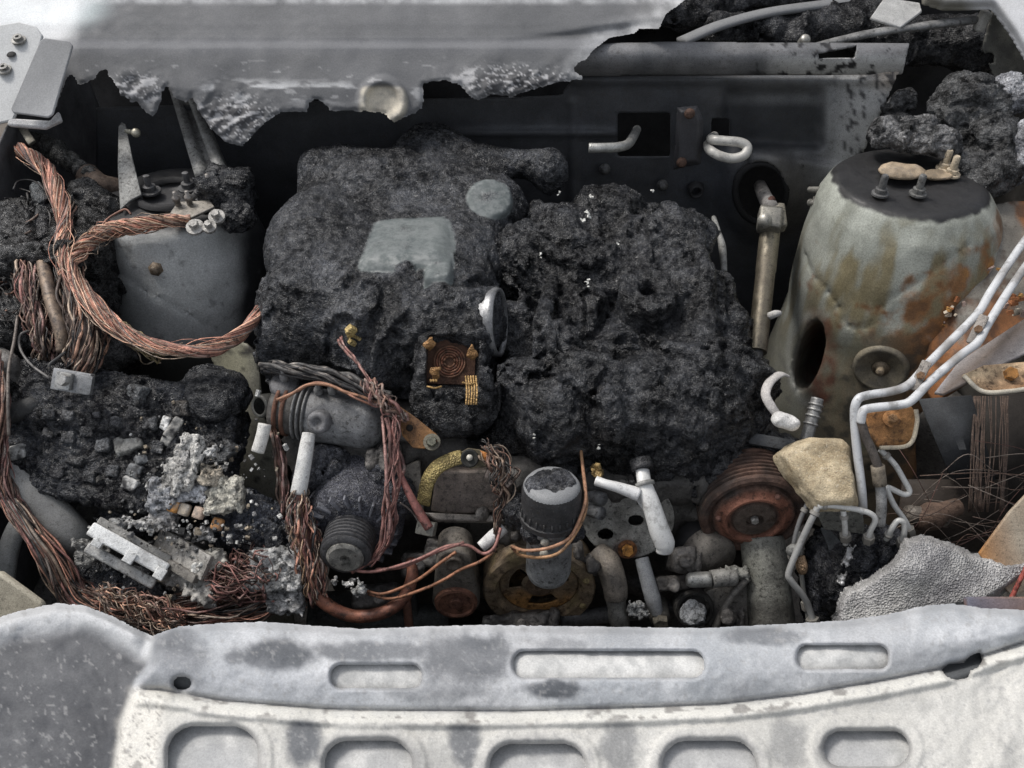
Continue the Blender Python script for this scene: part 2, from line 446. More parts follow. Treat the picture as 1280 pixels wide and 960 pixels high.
M_wire = mat('burnt_copper', (.45, .7), .25, .45, ((500, .3, .001, 'n'),), (90, .45), ((110, .53, .64, (.018, .015, .014), .8), (260, .60, .68, (.36, .28, .22), .5)))
M_pipe = mat('oxidised_aluminium', (.35, .6), .15, .5, ((200, .2, .001, 'n'),), (25, .12), ((40, .53, .66, (.15, .14, .13), .65), (150, .62, .70, (.08, .08, .08), .6)), 60, .1)
M_ash = mat('ash_chunk', (.75, .95), 0, .2, ((120, .7, .006, 'n'), (420, .8, .003, 'n')), (80, .4), ((120, .52, .60, (.05, .05, .05), .85), (300, .38, .62, None, (.55, 1.25))))
M_rock = mat('rock', (.75, .95), 0, .25, ((90, .5, .006, 'n'), (380, .7, .003, 'n')), (50, .35), ((220, .56, .66, (.15, .095, .05), .6), (300, .58, .66, (.70, .64, .52), .5)))
M_foam = mat('cinder_foam', (.7, .9), 0, .3, ((420, .8, .003, 'v'), (160, .3, .003, 'n')), (40, .3), ((260, .57, .66, (.08, .08, .08), .5), (420, .38, .62, None, (.7, 1.25))))
M_mesh = mat('brass', (.4, .65), .4, .5, ((420, .9, .002, 'v'),), (120, .35), ((200, .55, .65, (.05, .035, .02), .7),))

# ================================================================== SETTING
gr = mesh_obj('ground', [(-40, -40, -.86), (40, -40, -.86), (40, 40, -.86), (-40, 40, -.86)], [(0, 1, 2, 3)],
              mat('dirt_ground', (.8, .95), 0, .2, ((30, .4, .01, 'n'),), (3, .3)), None, (.12, .105, .09))
gr['kind'] = 'structure'

# ================================================================== CAR BODY (one welded shell)
body = thing('car_body', 'burnt-out car body shell forming the walls of the engine bay', 'car body', (0, .1, -.6))

def wallgrid(name, p00, p10, p11, p01, n, m, col, matl, bump=.004, seed=0, sol=.003, kind=None):
    s, t = np.meshgrid(np.linspace(0, 1, n), np.linspace(0, 1, m)); s = s.ravel()[:, None]; t = t.ravel()[:, None]
    p00, p10, p11, p01 = map(np.asarray, (p00, p10, p11, p01))
    V = p00 * (1 - s) * (1 - t) + p10 * s * (1 - t) + p11 * s * t + p01 * (1 - s) * t
    nn = nrm(np.cross(p10 - p00, p01 - p00)); V = V + nn * (fbm(V, 9, 3, seed) * bump * 2)[:, None]
    Q = np.array([(j * n + i, j * n + i + 1, (j + 1) * n + i + 1, (j + 1) * n + i) for j in range(m - 1) for i in range(n - 1)])
    o = mesh_obj(name, V, Q, matl, body, col, solid=sol); return o

# floor of the bay, side walls, hidden front bulkhead: added so the gaps stay dark
wallgrid('undertray', (-.95, -.5, -.47), (.95, -.5, -.47), (.95, .7, -.47), (-.95, .7, -.47), 60, 40, (.12, .113, .105), M_iron, .02, 1)
wallgrid('inner_wing', (-.80, -.5, -.5), (-.80, .75, -.5), (-.80, .75, .22), (-.80, -.5, .02), 60, 30, (.09, .09, .094), M_soot, .008, 2)
wallgrid('inner_wing', (.97, -.5, -.5), (.97, .75, -.5), (.97, .75, .30), (.97, -.5, .0), 60, 30, (.07, .066, .06), M_soot, .008, 3)
wallgrid('front_bulkhead', (-.95, -.40, -.5), (.95, -.40, -.5), (.95, -.42, -.14), (-.95, -.42, -.14), 50, 14, (.05, .05, .05), M_soot, .006, 4)
wallgrid('scuttle_wall', (-1.0, .80, -.9), (1.25, .80, -.9), (1.25, .95, .62), (-1.0, .95, .62), 50, 24, (.022, .022, .023), M_soot, .03, 5)

# firewall: a pressed sheet at y = 0.52 with real openings
FW_H = [('r', 772, 141, 838, 196, 3), ('r', 889, 148, 912, 180, 3)]
FW_POLY = [(120, 135), (700, 120), (720, 95), (1075, 93), (1137, 60), (1080, 190), (1046, 214), (1020, 240), (1010, 330), (1010, 520), (120, 520)]
def fw_sdf(u, v):
    s = psdf(u, v, FW_POLY)
    for _, a, b, c, d, r in FW_H: s = np.maximum(s, -rrect(u, v, a, b, c, d, r))
    e = np.hypot((u - 951) / 30., (v - 238) / 36.) ; s = np.maximum(s, -(e - 1) * 30)
    return s
def fw_pos(u, v, s):
    y = np.full(u.shape, .54)
    y -= .020 * sstep(10, 0, np.abs(rrect(u, v, 930, 100, 1034, 184, 6)) - 2) * 0
    y += .022 * sstep(6, -8, rrect(u, v, 905, 112, 1030, 186, 8))          # pressed recess at right
    y -= .018 * sstep(0, 8, v - 184 - .16 * (u - 935)) * sstep(930, 940, u) * sstep(300, 220, v)   # ledge
    y -= .05 * sstep(60, 30, np.hypot((u - 950), (v - 240) * .85)) * sstep(24, 34, np.hypot((u - 950), (v - 240) * .85)) * .5
    y -= .008 * sstep(0, 4, v - 95) * sstep(110, 100, v)
    y += .004 * n2(u, v, .02, 3, 3)
    y -= .010 * np.exp(-((v - 166 - .00012 * (u - 680) ** 2) / 4.) ** 2) * sstep(540, 600, u) * sstep(790, 760, u)
    y -= .007 * np.exp(-((u - 716) / 5.) ** 2) * sstep(120, 130, v)
    y -= .030 * sstep(1040, 1120, u)
    return PYa(u, v, y)
def fw_col(u, v, s):
    n = n2(u, v, .018, 4, 8); nf = n2(u, v, .12, 3, 5)
    c = np.broadcast_to(np.array([.050, .052, .057]), (len(u), 3)).copy()
    g = sstep(840, 1030, u + 60 * n) * sstep(330, 200, v)
    c = lerp(c, (.22, .225, .23), np.clip(g * (.45 + .5 * n + .3 * sstep(1010, 1060, u)), 0, 1))
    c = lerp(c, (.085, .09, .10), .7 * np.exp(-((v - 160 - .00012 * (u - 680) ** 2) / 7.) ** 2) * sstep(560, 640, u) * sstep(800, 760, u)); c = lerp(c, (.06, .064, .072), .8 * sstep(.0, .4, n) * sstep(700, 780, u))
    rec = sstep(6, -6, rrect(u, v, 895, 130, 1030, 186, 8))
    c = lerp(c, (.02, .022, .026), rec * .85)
    c = lerp(c, (.44, .44, .435), sstep(1000, 1060, u - .25 * (200 - v) + 25 * n) * sstep(260, 205, v) * .95)
    c = lerp(c, (.40, .30, .20), .5 * sstep(40, 5, np.hypot(u - 1112, v - 88)))
    sp = sstep(.16, .24, n2(u * 1.3 + v * .3, v * .6, .12, 3, 5)) * sstep(1030, 1060, u)
    c = lerp(c, (.03, .03, .034), sp * .9)
    c = lerp(c, (.11, .10, .085), .5 * sstep(70, 30, np.hypot(u - 975, v - 245)))
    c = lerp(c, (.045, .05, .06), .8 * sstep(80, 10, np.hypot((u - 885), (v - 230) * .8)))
    return c
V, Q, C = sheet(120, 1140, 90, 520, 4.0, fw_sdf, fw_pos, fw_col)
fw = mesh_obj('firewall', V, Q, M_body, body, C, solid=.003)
# rolled channel along the top of the firewall
def chan_pos(u, v, s):
    k = (v - 52) / 44.
    y = .54 - .035 * np.sin(np.clip(k, 0, 1) * math.pi) ** .5 - .004 + .012 * (k < 0)
    return PYa(u, v, y)
def chan_col(u, v, s):
    n = n2(u, v, .03, 4, 2); nf = n2(u, v, .11, 3, 6)
    c = lerp((.10, .104, .11), (.19, .19, .195), np.clip(.5 + n, 0, 1))
    c = lerp(c, (.44, .44, .43), sstep(930, 1010, u + 30 * n) * sstep(64, 76, v))
    c = lerp(c, (.02, .02, .022), sstep(.25, .38, nf) * sstep(920, 960, u)); return c
chs = lambda u, v: np.maximum(psdf(u, v, [(690, 56), (830, 52), (1137, 54), (1128, 93), (690, 96)]), -psdf(u, v, [(1020, 68), (1072, 56), (1068, 73), (1020, 73)]))
V, Q, C = sheet(685, 1142, 48, 100, 2.5, chs, chan_pos, chan_col)
geo_ = mesh_obj('firewall_channel', V, Q, M_body, body, C, solid=.003)
# bracket rib riveted on the firewall
rib = mesh_obj('firewall_rib', *sheet(842, 884, 130, 212, 2.0, lambda u, v: psdf(u, v, [(846, 134), (872, 132), (880, 150), (876, 205), (842, 212)]),
     lambda u, v, s: PYa(u, v, .487 - .012 * sstep(0, -7, s)), lambda u, v, s: lerp((.03, .032, .036), (.09, .09, .095), np.clip(n2(u, v, .06, 3, 1) + .4, 0, 1)))[:2], M_body, body, (.05, .05, .055), solid=.003)
for q in ((862, 142), (852, 203)):
    mesh_obj('rivet', *lathe([(0, .006), (.005, .006), (.008, .003), (.009, 0)], PYa(*q, .473), (0, -1, .15), 14), M_rust, rib, (.10, .06, .045))

for q in ((756, 212), (828, 232), (1000, 205)):
    mesh_obj('bolt', *lathe([(0, .008), (.005, .008), (.006, .006), (.006, .002), (.010, .001), (.010, -.004)], PYa(q[0], q[1], .528), (0, -1, .1), 12), M_iron, fw, (.10, .10, .10))
for q, r in (((690, 205), .018), ((870, 238), .014)):
    mesh_obj('grommet', *lathe([(r * .5, .0), (r * .55, .008), (r * .8, .010), (r, .004), (r * 1.1, -.006)], PYa(q[0], q[1], .53), (0, -1, .05), 24), M_soot, fw, (.03, .03, .032))
# ---- strut towers
TF = {}
def march(f, px, py, t0=1.0, t1=2.0):
    t = np.arange(t0, t1, .001); d = f(PTa(np.full(t.shape, px), np.full(t.shape, py), t)); k = int(np.argmax(d < 0)); p = PT(px, py, t[k])
    e = .004; nrm_ = np.array([float(f((p + e * v)[None])[0] - f((p - e * v)[None])[0]) for v in np.eye(3)]); return p, nrm(nrm_)
def tower(name, cx, cy, ztop, prof, cuts, extra, colf, lab, h=.007, grooves=(), lean=0.0):
    zs = np.array([p[1] for p in prof]); rs = np.array([p[0] for p in prof])
    def f(X):
        rho = np.hypot(X[:, 0] - cx - lean * np.clip((ztop - X[:, 2]) / .25, 0, 1), X[:, 1] - cy)
        r = np.interp(X[:, 2], zs, rs)
        d = (rho - r) * .85; d = np.maximum(d, X[:, 2] - ztop); d2 = rho - r + .02
        d = -smin(-d, -(X[:, 2] - ztop), .02)
        for p in extra: d = smin(d, prim(X, p), .03)
        for p in cuts: d = np.maximum(d, -(p(X) if callable(p) else prim(X, p)))
        m = np.abs(d) < .02; d[m] += .0035 * fbm(X[m], 14, 3, 4) + .0025 * np.clip(fbm(X[m], 30, 2, 8) - .2, 0, 1)
        for g in grooves:
            mm = np.abs(d) < .02; d[mm] += g(X[mm])
        return d
    TF[lab] = f; R = rs.max() + .03 + lean
    V, Q = snet(f, (cx - R, cy - R, zs.min() - .01), (cx + R, cy + R, ztop + .03), h)
    V, Q = subdiv(V, Q)
    o = mesh_obj(name, V, Q, M_tower, body, colf); o['label'] = lab; return o
# right-hand tower
RC = PT(1137, 222, 1.42); RX, RY, RZ = RC[0], RC[1], RC[2]
hole_c = PT(1006, 447, 1.5)
def rt_col(V):
    u, v = pix(V); n = fbm(V, 14, 4, 2); nf = fbm(V, 60, 3, 3); ns = fbm(V * np.array([1, 1, .25]), 40, 3, 6)
    c = lerp((.38, .395, .35), (.23, .24, .205), np.clip(.5 + 1.2 * ns, 0, 1))
    c = lerp(c, (.21, .17, .085), sstep(-.12, .32, ns + .15 * n + (v - 350) / 500.) * sstep(255, 330, v) * .8)
    rustm = sstep(-.12, .30, n * .8 + .55 * nf + (v - 372) / 330. + (u - 1130) / 280.)
    c = lerp(c, (.25, .115, .042), rustm * .95 * sstep(240, 330, v))
    c = lerp(c, (.13, .07, .035), sstep(.1, .5, nf + n) * rustm * .8)
    c = lerp(c, (.15, .15, .115), .8 * sstep(395, 440, v + 40 * n) * sstep(1180, 1080, u))
    c = lerp(c, (.065, .06, .05), sstep(.05, .35, nf + .3 * n) * sstep(400, 470, v) * .8)
    c = lerp(c, (.20, .205, .19), .5 * sstep(1050, 1000, u + 20 * n))
    c = lerp(c, (.50, .27, .08), .8 * sstep(.12, .3, nf) * sstep(46, 15, np.hypot(u - 1258, v - 360)))
    c = lerp(c, (.45, .22, .06), .7 * sstep(.1, .3, nf) * sstep(34, 10, np.hypot(u - 1228, v - 345)))
    topm = sstep(RZ - .017, RZ - .012, V[:, 2] + .012 * n + .004 * nf)
    c = lerp(c, (.016, .016, .017), topm)
    dk = np.hypot((u - 1014) / 30., (v - 450) / 58.)
    c = lerp(c, (.14, .05, .03), .8 * sstep(1.25, .95, dk) * sstep(1000, 1018, u) * np.clip(.6 + nf, 0, 1))
    c = lerp(c, (.33, .34, .32), .6 * np.exp(-((dk - .95) / .12) ** 2) * sstep(1022, 1010, u))
    return c
_pa, _pb, _pc = PT(1143, 522, 1.25), PT(1290, 425, 1.33), PT(1150, 700, 1.25)
_n1 = nrm(np.cross(_pa - CAM, _pb - CAM)); _n2 = nrm(np.cross(_pc - CAM, _pa - CAM))
if np.dot(_n1, PT(1230, 600, 1.3) - _pa) > 0: _n1 = -_n1
if np.dot(_n2, PT(1230, 600, 1.3) - _pa) > 0: _n2 = -_n2
def wheel_arch(X): return np.maximum((X - _pa) @ _n1, (X - _pa) @ _n2)     # open wheel arch in front of the tower
hole_dir = nrm(hole_c - CAM + np.array([.25, 0, 0]))
def gr_arc(pts, w, dep):
    pts = np.asarray(pts, float)
    def g(X):
        u, v = pix(X); d = np.abs(psdf_line(u, v, pts)); return dep * np.exp(-(d / w) ** 2)
    return g
def psdf_line(u, v, pts):
    d = np.full(u.shape, 1e9)
    for i in range(len(pts) - 1):
        a, b = pts[i], pts[i + 1]; e = b - a; t = np.clip(((u - a[0]) * e[0] + (v - a[1]) * e[1]) / (e @ e), 0, 1)
        d = np.minimum(d, np.hypot(u - a[0] - t * e[0], v - a[1] - t * e[1]))
    return d
seam = cr([(1008, 318, 0), (1015, 340, 0), (1047, 380, 0), (1055, 402, 0), (1070, 410, 0), (1092, 405, 0), (1103, 382, 0), (1150, 350, 0), (1215, 303, 0)], 6)[:, :2]
rt = tower('strut_tower', RX, RY, RZ, [(.205, -.46), (.20, -.30), (.185, -.15), (.172, -.05), (.158, .02), (.136, .09), (.112, RZ - .004)],
    [('e', hole_c, (.024, .25, .062), rotax(hole_dir)[:, [0, 2, 1]]), ('y', np.array([RX, RY, RZ - .012]), np.array([RX, RY, RZ + .05]), .035), wheel_arch],
    [], rt_col, 'pale green and rusty strut tower with round top on the right', grooves=(gr_arc(seam, 2.2, .0035),), lean=.045)
# disc cap on tower front
capc, ax = march(TF['pale green and rusty strut tower with round top on the right'], 1101, 460)
capo = mesh_obj('pressed_cap', *lathe([(.0, -.002), (.014, -.002), (.015, .003), (.031, .004), (.034, .007), (.039, .007), (.042, .002), (.042, -.03)], capc, ax, 40), M_body, rt, lambda V: lerp((.24, .21, .15), (.12, .11, .09), np.clip(.5 + 1.3 * fbm(V, 90, 3, 2), 0, 1)))
mesh_obj('bolt', *lathe([(0, .016), (.005, .016), (.0065, .012), (.0065, .003), (.013, .002), (.014, -.004)], capc, ax, 16), M_iron, rt, (.20, .16, .11))
for q, tt, c_ in (((1100, 231), 0, (.10, .10, .10)), ((1147, 231), 0, (.13, .13, .125)), ((1180, 199), 1, (.45, .38, .28)), ((1189, 207), 1, (.45, .38, .28))):
    b = PZ(q[0], q[1] + 12, RZ)
    g = G().add(lathe([(.013, 0), (.013, .003), (.009, .0035), (.009, .010), (.0055, .011), (.0055, .030), (.004, .032), (0, .032)], b, (0, 0, 1), 14), c_)
    geo('stud', g, M_iron, rt, smooth='auto')
# left-hand tower
LC = PT(212, 243, 1.45); LX, LY, LZ = LC[0], LC[1], LC[2]
def lt_col(V):
    u, v = pix(V); n = fbm(V, 12, 4, 5); nf = fbm(V, 70, 3, 3)
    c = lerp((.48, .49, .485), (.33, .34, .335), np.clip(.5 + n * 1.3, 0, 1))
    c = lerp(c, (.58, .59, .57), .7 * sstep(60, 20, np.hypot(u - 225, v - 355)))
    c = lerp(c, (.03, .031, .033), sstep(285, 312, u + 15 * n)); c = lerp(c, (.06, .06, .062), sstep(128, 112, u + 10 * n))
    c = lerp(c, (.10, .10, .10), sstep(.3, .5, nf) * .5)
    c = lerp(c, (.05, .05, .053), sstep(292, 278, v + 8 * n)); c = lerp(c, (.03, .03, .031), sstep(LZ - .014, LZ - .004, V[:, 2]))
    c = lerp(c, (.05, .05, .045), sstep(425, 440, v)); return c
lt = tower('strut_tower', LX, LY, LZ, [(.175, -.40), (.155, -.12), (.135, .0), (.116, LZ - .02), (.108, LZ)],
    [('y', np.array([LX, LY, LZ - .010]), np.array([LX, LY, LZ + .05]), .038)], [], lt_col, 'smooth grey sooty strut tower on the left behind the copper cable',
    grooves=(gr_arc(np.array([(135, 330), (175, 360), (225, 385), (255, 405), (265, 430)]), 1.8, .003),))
nutc, nax = march(TF['smooth grey sooty strut tower on the left behind the copper cable'], 195, 336)
mesh_obj('bolt', *lathe([(0, .014), (.006, .014), (.007, .011), (.007, .004), (.011, .003), (.012, -.006)], nutc, nax, 6), M_iron, lt, (.22, .17, .12))
for q in ((188, 240), (236, 236), (252, 246)):
    b = PZ(q[0], q[1], LZ); g = G().add(lathe([(.017, 0), (.017, .003), (.010, .0035), (.010, .011), (.005, .012), (.005, .028), (0, .029)], b, (0, 0, 1), 12), (.08, .08, .082)); geo('stud', g, M_iron, lt, smooth='auto')
mesh_obj('bearing_ring', *lathe([(.040, 0), (.043, .006), (.050, .006), (.053, 0)], (LX, LY, LZ), (0, 0, 1), 40), M_soot, lt, (.02, .02, .021))

# right inner wing: rust-and-white panel from the tower out to the frame edge, with its lip
def rw_col(u, v, s):
    n = n2(u, v, .02, 4, 3); nf = n2(u, v, .09, 3, 7)
    c = lerp((.17, .16, .14), (.11, .09, .07), np.clip(.5 + n, 0, 1)); c = lerp(c, (.21, .09, .035), sstep(-.25, .1, n + .4 * nf))
    return lerp(c, (.05, .03, .02), sstep(.1, .3, nf) * .7)
V, Q, C = sheet(1150, 1420, 250, 560, 4, lambda u, v: psdf(u, v, [(1190, 300), (1230, 255), (1420, 240), (1420, 330), (1290, 428), (1215, 470), (1165, 505), (1152, 470)]) + 2 * n2(u, v, .1, 2, 1),
    lambda u, v, s: PTa(u, v, 1.345 + .10 * (430 - v) / 200. + .02 * n2(u, v, .02, 2, 4) + .12 * sstep(1230, 1100, u)), rw_col)
mesh_obj('inner_wing_flange', V, Q, M_body, body, C, solid=.004)['label'] = 'rust and white flange beside the right tower'
# chassis rail strip left of the engine (beige-green), firewall side gloom panels
def rail_col(u, v, s):
    n = n2(u, v, .03, 4, 3); c = lerp((.15, .145, .12), (.27, .265, .22), np.clip(.5 + n, 0, 1)); c = lerp(c, (.26, .25, .16), .5 * sstep(40, 10, np.hypot(u - 290, v - 450)))
    return lerp(c, (.03, .028, .025), sstep(.15, .4, n2(u, v, .06, 3, 9)))
V, Q, C = sheet(255, 372, 425, 790, 4, lambda u, v: psdf(u, v, [(262, 440), (300, 425), (322, 440), (330, 520), (352, 560), (360, 660), (370, 790), (300, 790), (300, 620), (285, 520)]),
    lambda u, v, s: PTa(u, v, 1.33 + .06 * ((v - 425) / 300.) - .012 * np.cos((u - 320) / 18.)), rail_col)
mesh_obj('chassis_rail', V, Q, M_body, body, C, solid=.004)

# ================================================================== TORN SHEET ACROSS THE TOP
EDGE = [(-60, -40), (-60, 140), (0, 152), (12, 143), (70, 135), (84, 97), (90, 92), (98, 107), (120, 98), (124, 88), (133, 87), (140, 100), (152, 120), (166, 128), (171, 127), (176, 134), (190, 146), (197, 140), (205, 110), (210, 107),
        (220, 124), (233, 127), (240, 118), (247, 135), (262, 160), (283, 178), (303, 183), (320, 165), (332, 152), (352, 140), (383, 140), (386, 130), (394, 125), (404, 128), (412, 138), (447, 139), (480, 141), (493, 154), (507, 146), (528, 136), (530, 104), (556, 100), (575, 106),
        (585, 119), (597, 126), (618, 117), (640, 122), (664, 113), (690, 105), (728, 98), (716, 84), (733, 74), (742, 62), (762, 47), (793, 42), (800, 36), (824, 36), (832, 18), (862, -4), (862, -40)]
def ts_sdf(u, v):
    s = psdf(u, v, EDGE); q = sstep(60, 30, np.abs(v - 110)); return s + q * 3.0 * n2(u, v, .13, 3, 2) + .5 * n2(u, v, .5, 2, 3)
def crump(u, v):
    a = np.exp(-(((u - 290) / 55.) ** 2 + ((v - 150) / 32.) ** 2)); b = np.exp(-(((u - 640) / 75.) ** 2 + ((v - 102) / 20.) ** 2)); c = np.exp(-(((u - 165) / 40.) ** 2 + ((v - 110) / 22.) ** 2))
    return np.clip(a + b + .8 * c, 0, 1)
def ts_pos(u, v, s):
    z0 = np.interp(v, [-40, 0, 30, 44, 60, 110, 140, 190], [.345, .315, .295, .284, .276, .232, .203, .158])
    crease = 46 - 26 * sstep(620, 860, u)
    z0 = z0 + .0012 * sstep(9, 0, np.abs(v - crease)) - .0025 * sstep(-8, 10, v - crease) * sstep(80, 150, u)
    z0 = z0 - .0015 * sstep(-5, 0, s) * sstep(80, 110, v)
    n = n2(u, v, .012, 3, 4); k = crump(u, v)
    z0 = z0 + .004 * n + k * (.006 * n2(u, v, .05, 2, 2) + .0035 * (1 - np.abs(n2(u * .5, v + .4 * u, .16, 2, 6))))
    z0 = z0 - .012 * sstep(100, 60, u) + .03 * sstep(780, 880, u)
    d = np.hypot(u - 478, v - 126); z0 = z0 + .005 * sstep(34, 27, d) * sstep(16, 24, d) * sstep(-40, 10, u - 450)
    return PZa(u, v, z0)
def ts_col(u, v, s):
    n = n2(u, v, .008, 4, 2); nf = n2(u, v, .07, 4, 5); st = n2(u * .25, v, .10, 4, 8)
    c = lerp((.138, .141, .147), (.10, .103, .108), np.clip(.5 + n * 1.5, 0, 1))
    c = lerp(c, (.62, .71, .72), sstep(150, 60, u + 1.2 * np.maximum(v - 20, 0) + 40 * n) * sstep(60, 20, v + 20 * n) * .9)
    c = lerp(c, (.66, .67, .68), .8 * sstep(40, 0, u - (90 - .5 * v)))
    c = lerp(c, (.62, .63, .64), .75 * np.exp(-((v - 112 - .02 * (u - 300)) / 11.) ** 2) * sstep(.0, .2, st) * sstep(240, 280, u) * sstep(560, 480, u))
    c = lerp(c, (.62, .63, .64), .45 * sstep(-30, -4, s) * sstep(690, 740, u) * np.clip(.7 + nf, 0, 1))
    c = lerp(c, (.60, .61, .62), .6 * sstep(8, 0, v) * np.clip(.6 + nf, 0, 1))
    k = crump(u, v); c = lerp(c, (.07, .07, .074), np.clip(sstep(.35, .85, k + .2 * nf) * (.9 + .4 * st), 0, 1)); wr = n2(u * .35 - v * .25, v * .9 + u * .2, .22, 3, 6); hr = np.abs(n2(u * .45 - v * .35, v * .9 + u * .25, .30, 2, 16)); c = lerp(c, (.46, .46, .47), np.clip(sstep(.15, .5, k) * np.maximum(sstep(.07, .02, hr), sstep(.22, .36, wr)) * .75, 0, 1))
    c = lerp(c, (.13, .132, .138), .45 * sstep(.0, .4, n2(u * .5, v, .02, 3, 14)) * sstep(60, 110, v))
    crease = 46 - 26 * sstep(620, 860, u)
    c = lerp(c, (.16, .165, .172), .3 * np.exp(-((v - crease) / 1.8) ** 2) * sstep(120, 170, u))
    c = lerp(c, (.60, .605, .61), .3 * sstep(.34, .46, n2(u * .35, v, .16, 4, 41)) * sstep(60, 90, v)); c = lerp(c, (.21, .215, .228), .5 * sstep(75, 50, v) * sstep(46, 52, v))
    lip = sstep(34, 28, np.hypot(u - 478, (v - 128) * 1.0)) * sstep(445, 455, u) * sstep(533, 525, u) * sstep(106, 112, v)
    c = lerp(c, (.62, .57, .47), lip * .9 * np.clip(.8 + nf, 0, 1)); return c
V, Q, C = sheet(-60, 870, -40, 190, 2.0, ts_sdf, ts_pos, ts_col)
tag(mesh_obj('torn_bonnet_sheet', V, Q, M_sheet, None, C), 'torn grey metal sheet with ragged scorched edge across the top', 'metal sheet')

# ================================================================== PALE PRESSED PANEL ALONG THE FRONT
SLOTS = [(414, 831, 527, 860, 13), (642, 814, 880, 847, 15), (997, 807, 1110, 836, 12)]
BIGH = [(210, 908, 322, 1010, 34), (406, 926, 515, 1010, 30), (612, 930, 732, 1010, 30), (828, 926, 945, 1010, 32), (1030, 914, 1136, 958, 22)]
TOPE = [(-80, 780), (0, 771), (30, 762), (70, 754), (108, 757), (140, 770), (165, 783), (190, 795), (205, 789), (225, 783), (270, 779), (330, 777), (380, 781), (450, 786), (600, 781), (720, 783), (880, 785), (1000, 779), (1060, 775), (1110, 768), (1150, 758), (1190, 754), (1230, 760), (1280, 762), (1360, 766)]
SEAM_U = [-80, 150, 200, 280, 420, 640, 800, 900, 1000, 1100, 1180, 1280, 1360]; SEAM_V = [880, 860, 862, 876, 887, 889, 884, 880, 868, 851, 835, 803, 780]
FP_POLY = TOPE + [(1360, 1040), (-80, 1040)]
def slots(u, v):
    s = np.full(u.shape, 1e9)
    for a in SLOTS + BIGH: s = np.minimum(s, rrect(u, v, *a))
    s = np.minimum(s, (np.hypot((u - 228) / 11., (v - 854) / 8.) - 1) * 9)
    s = np.minimum(s, psdf(u, v, [(1177, 837), (1186, 830), (1205, 829), (1213, 820), (1224, 815), (1228, 826), (1222, 834), (1213, 838), (1210, 847), (1196, 850), (1184, 846)]) )
    return s
def leftb(u, v): return u - np.interp(v, [780, 800, 830, 850, 900, 1040], [196, 193, 186, 170, 152, 132])
def fp_pos(u, v, s, skin=False):
    te = np.interp(u, [p[0] for p in TOPE], [p[1] for p in TOPE]); sv = np.interp(u, SEAM_U, SEAM_V); lb = leftb(u, v)
    z = np.full(u.shape, -.060)
    k = np.clip((v - te) / np.maximum(sv - te, 1), 0, 1)
    z = z + .022 * np.sin(np.clip(k * .9 + .12, 0, 1) * math.pi) * sstep(0, 14, lb) - .02 * sstep(10, 0, v - te)
    z = z - .006 * np.exp(-((v - sv) / 3.0) ** 2) * sstep(0, 20, lb) + .007 * sstep(3, 14, v - sv) * sstep(26, 16, v - sv) * sstep(0, 20, lb)
    z = z - .018 * sstep(10, -14, lb) + .016 * sstep(46, 10, v - te) * sstep(0, -30, lb)
    if skin: return PZa(u, v, z - .012 - .005 * sstep(885, 915, v) + .0015 * n2(u, v, .02, 3, 2))
    so = slots(u, v); z = z - .006 * sstep(4, 0, so)
    big = np.full(u.shape, 1e9)
    for a in BIGH: big = np.minimum(big, rrect(u, v, *a))
    z = z + .0025 * sstep(22, 15, big) * sstep(3, 7, big)
    z = z + .0035 * n2(u, v, .018, 3, 7) + .0012 * n2(u, v, .09, 2, 2)
    z = z + .008 * sstep(1150, 1260, u) * n2(u, v, .03, 3, 5)
    return PZa(u, v, z)
BL = [(350, 820, 66, 24, .95), (300, 822, 22, 10, .8), (470, 814, 120, 15, .75), (585, 822, 80, 44, .85), (540, 862, 90, 18, .5), (570, 800, 110, 12, .4), (225, 830, 38, 42, .85), (205, 860, 30, 22, .7), (690, 862, 42, 16, .95), (955, 796, 60, 13, .6), (700, 808, 40, 12, .5), (215, 815, 28, 30, .7), (380, 925, 26, 40, .85), (580, 925, 24, 45, .8), (560, 950, 60, 30, .3), (775, 935, 30, 40, .6), (985, 930, 26, 40, .45), (640, 905, 40, 8, .3), (1120, 880, 60, 14, .15), (250, 940, 40, 20, .2), (190, 850, 22, 20, .55)]
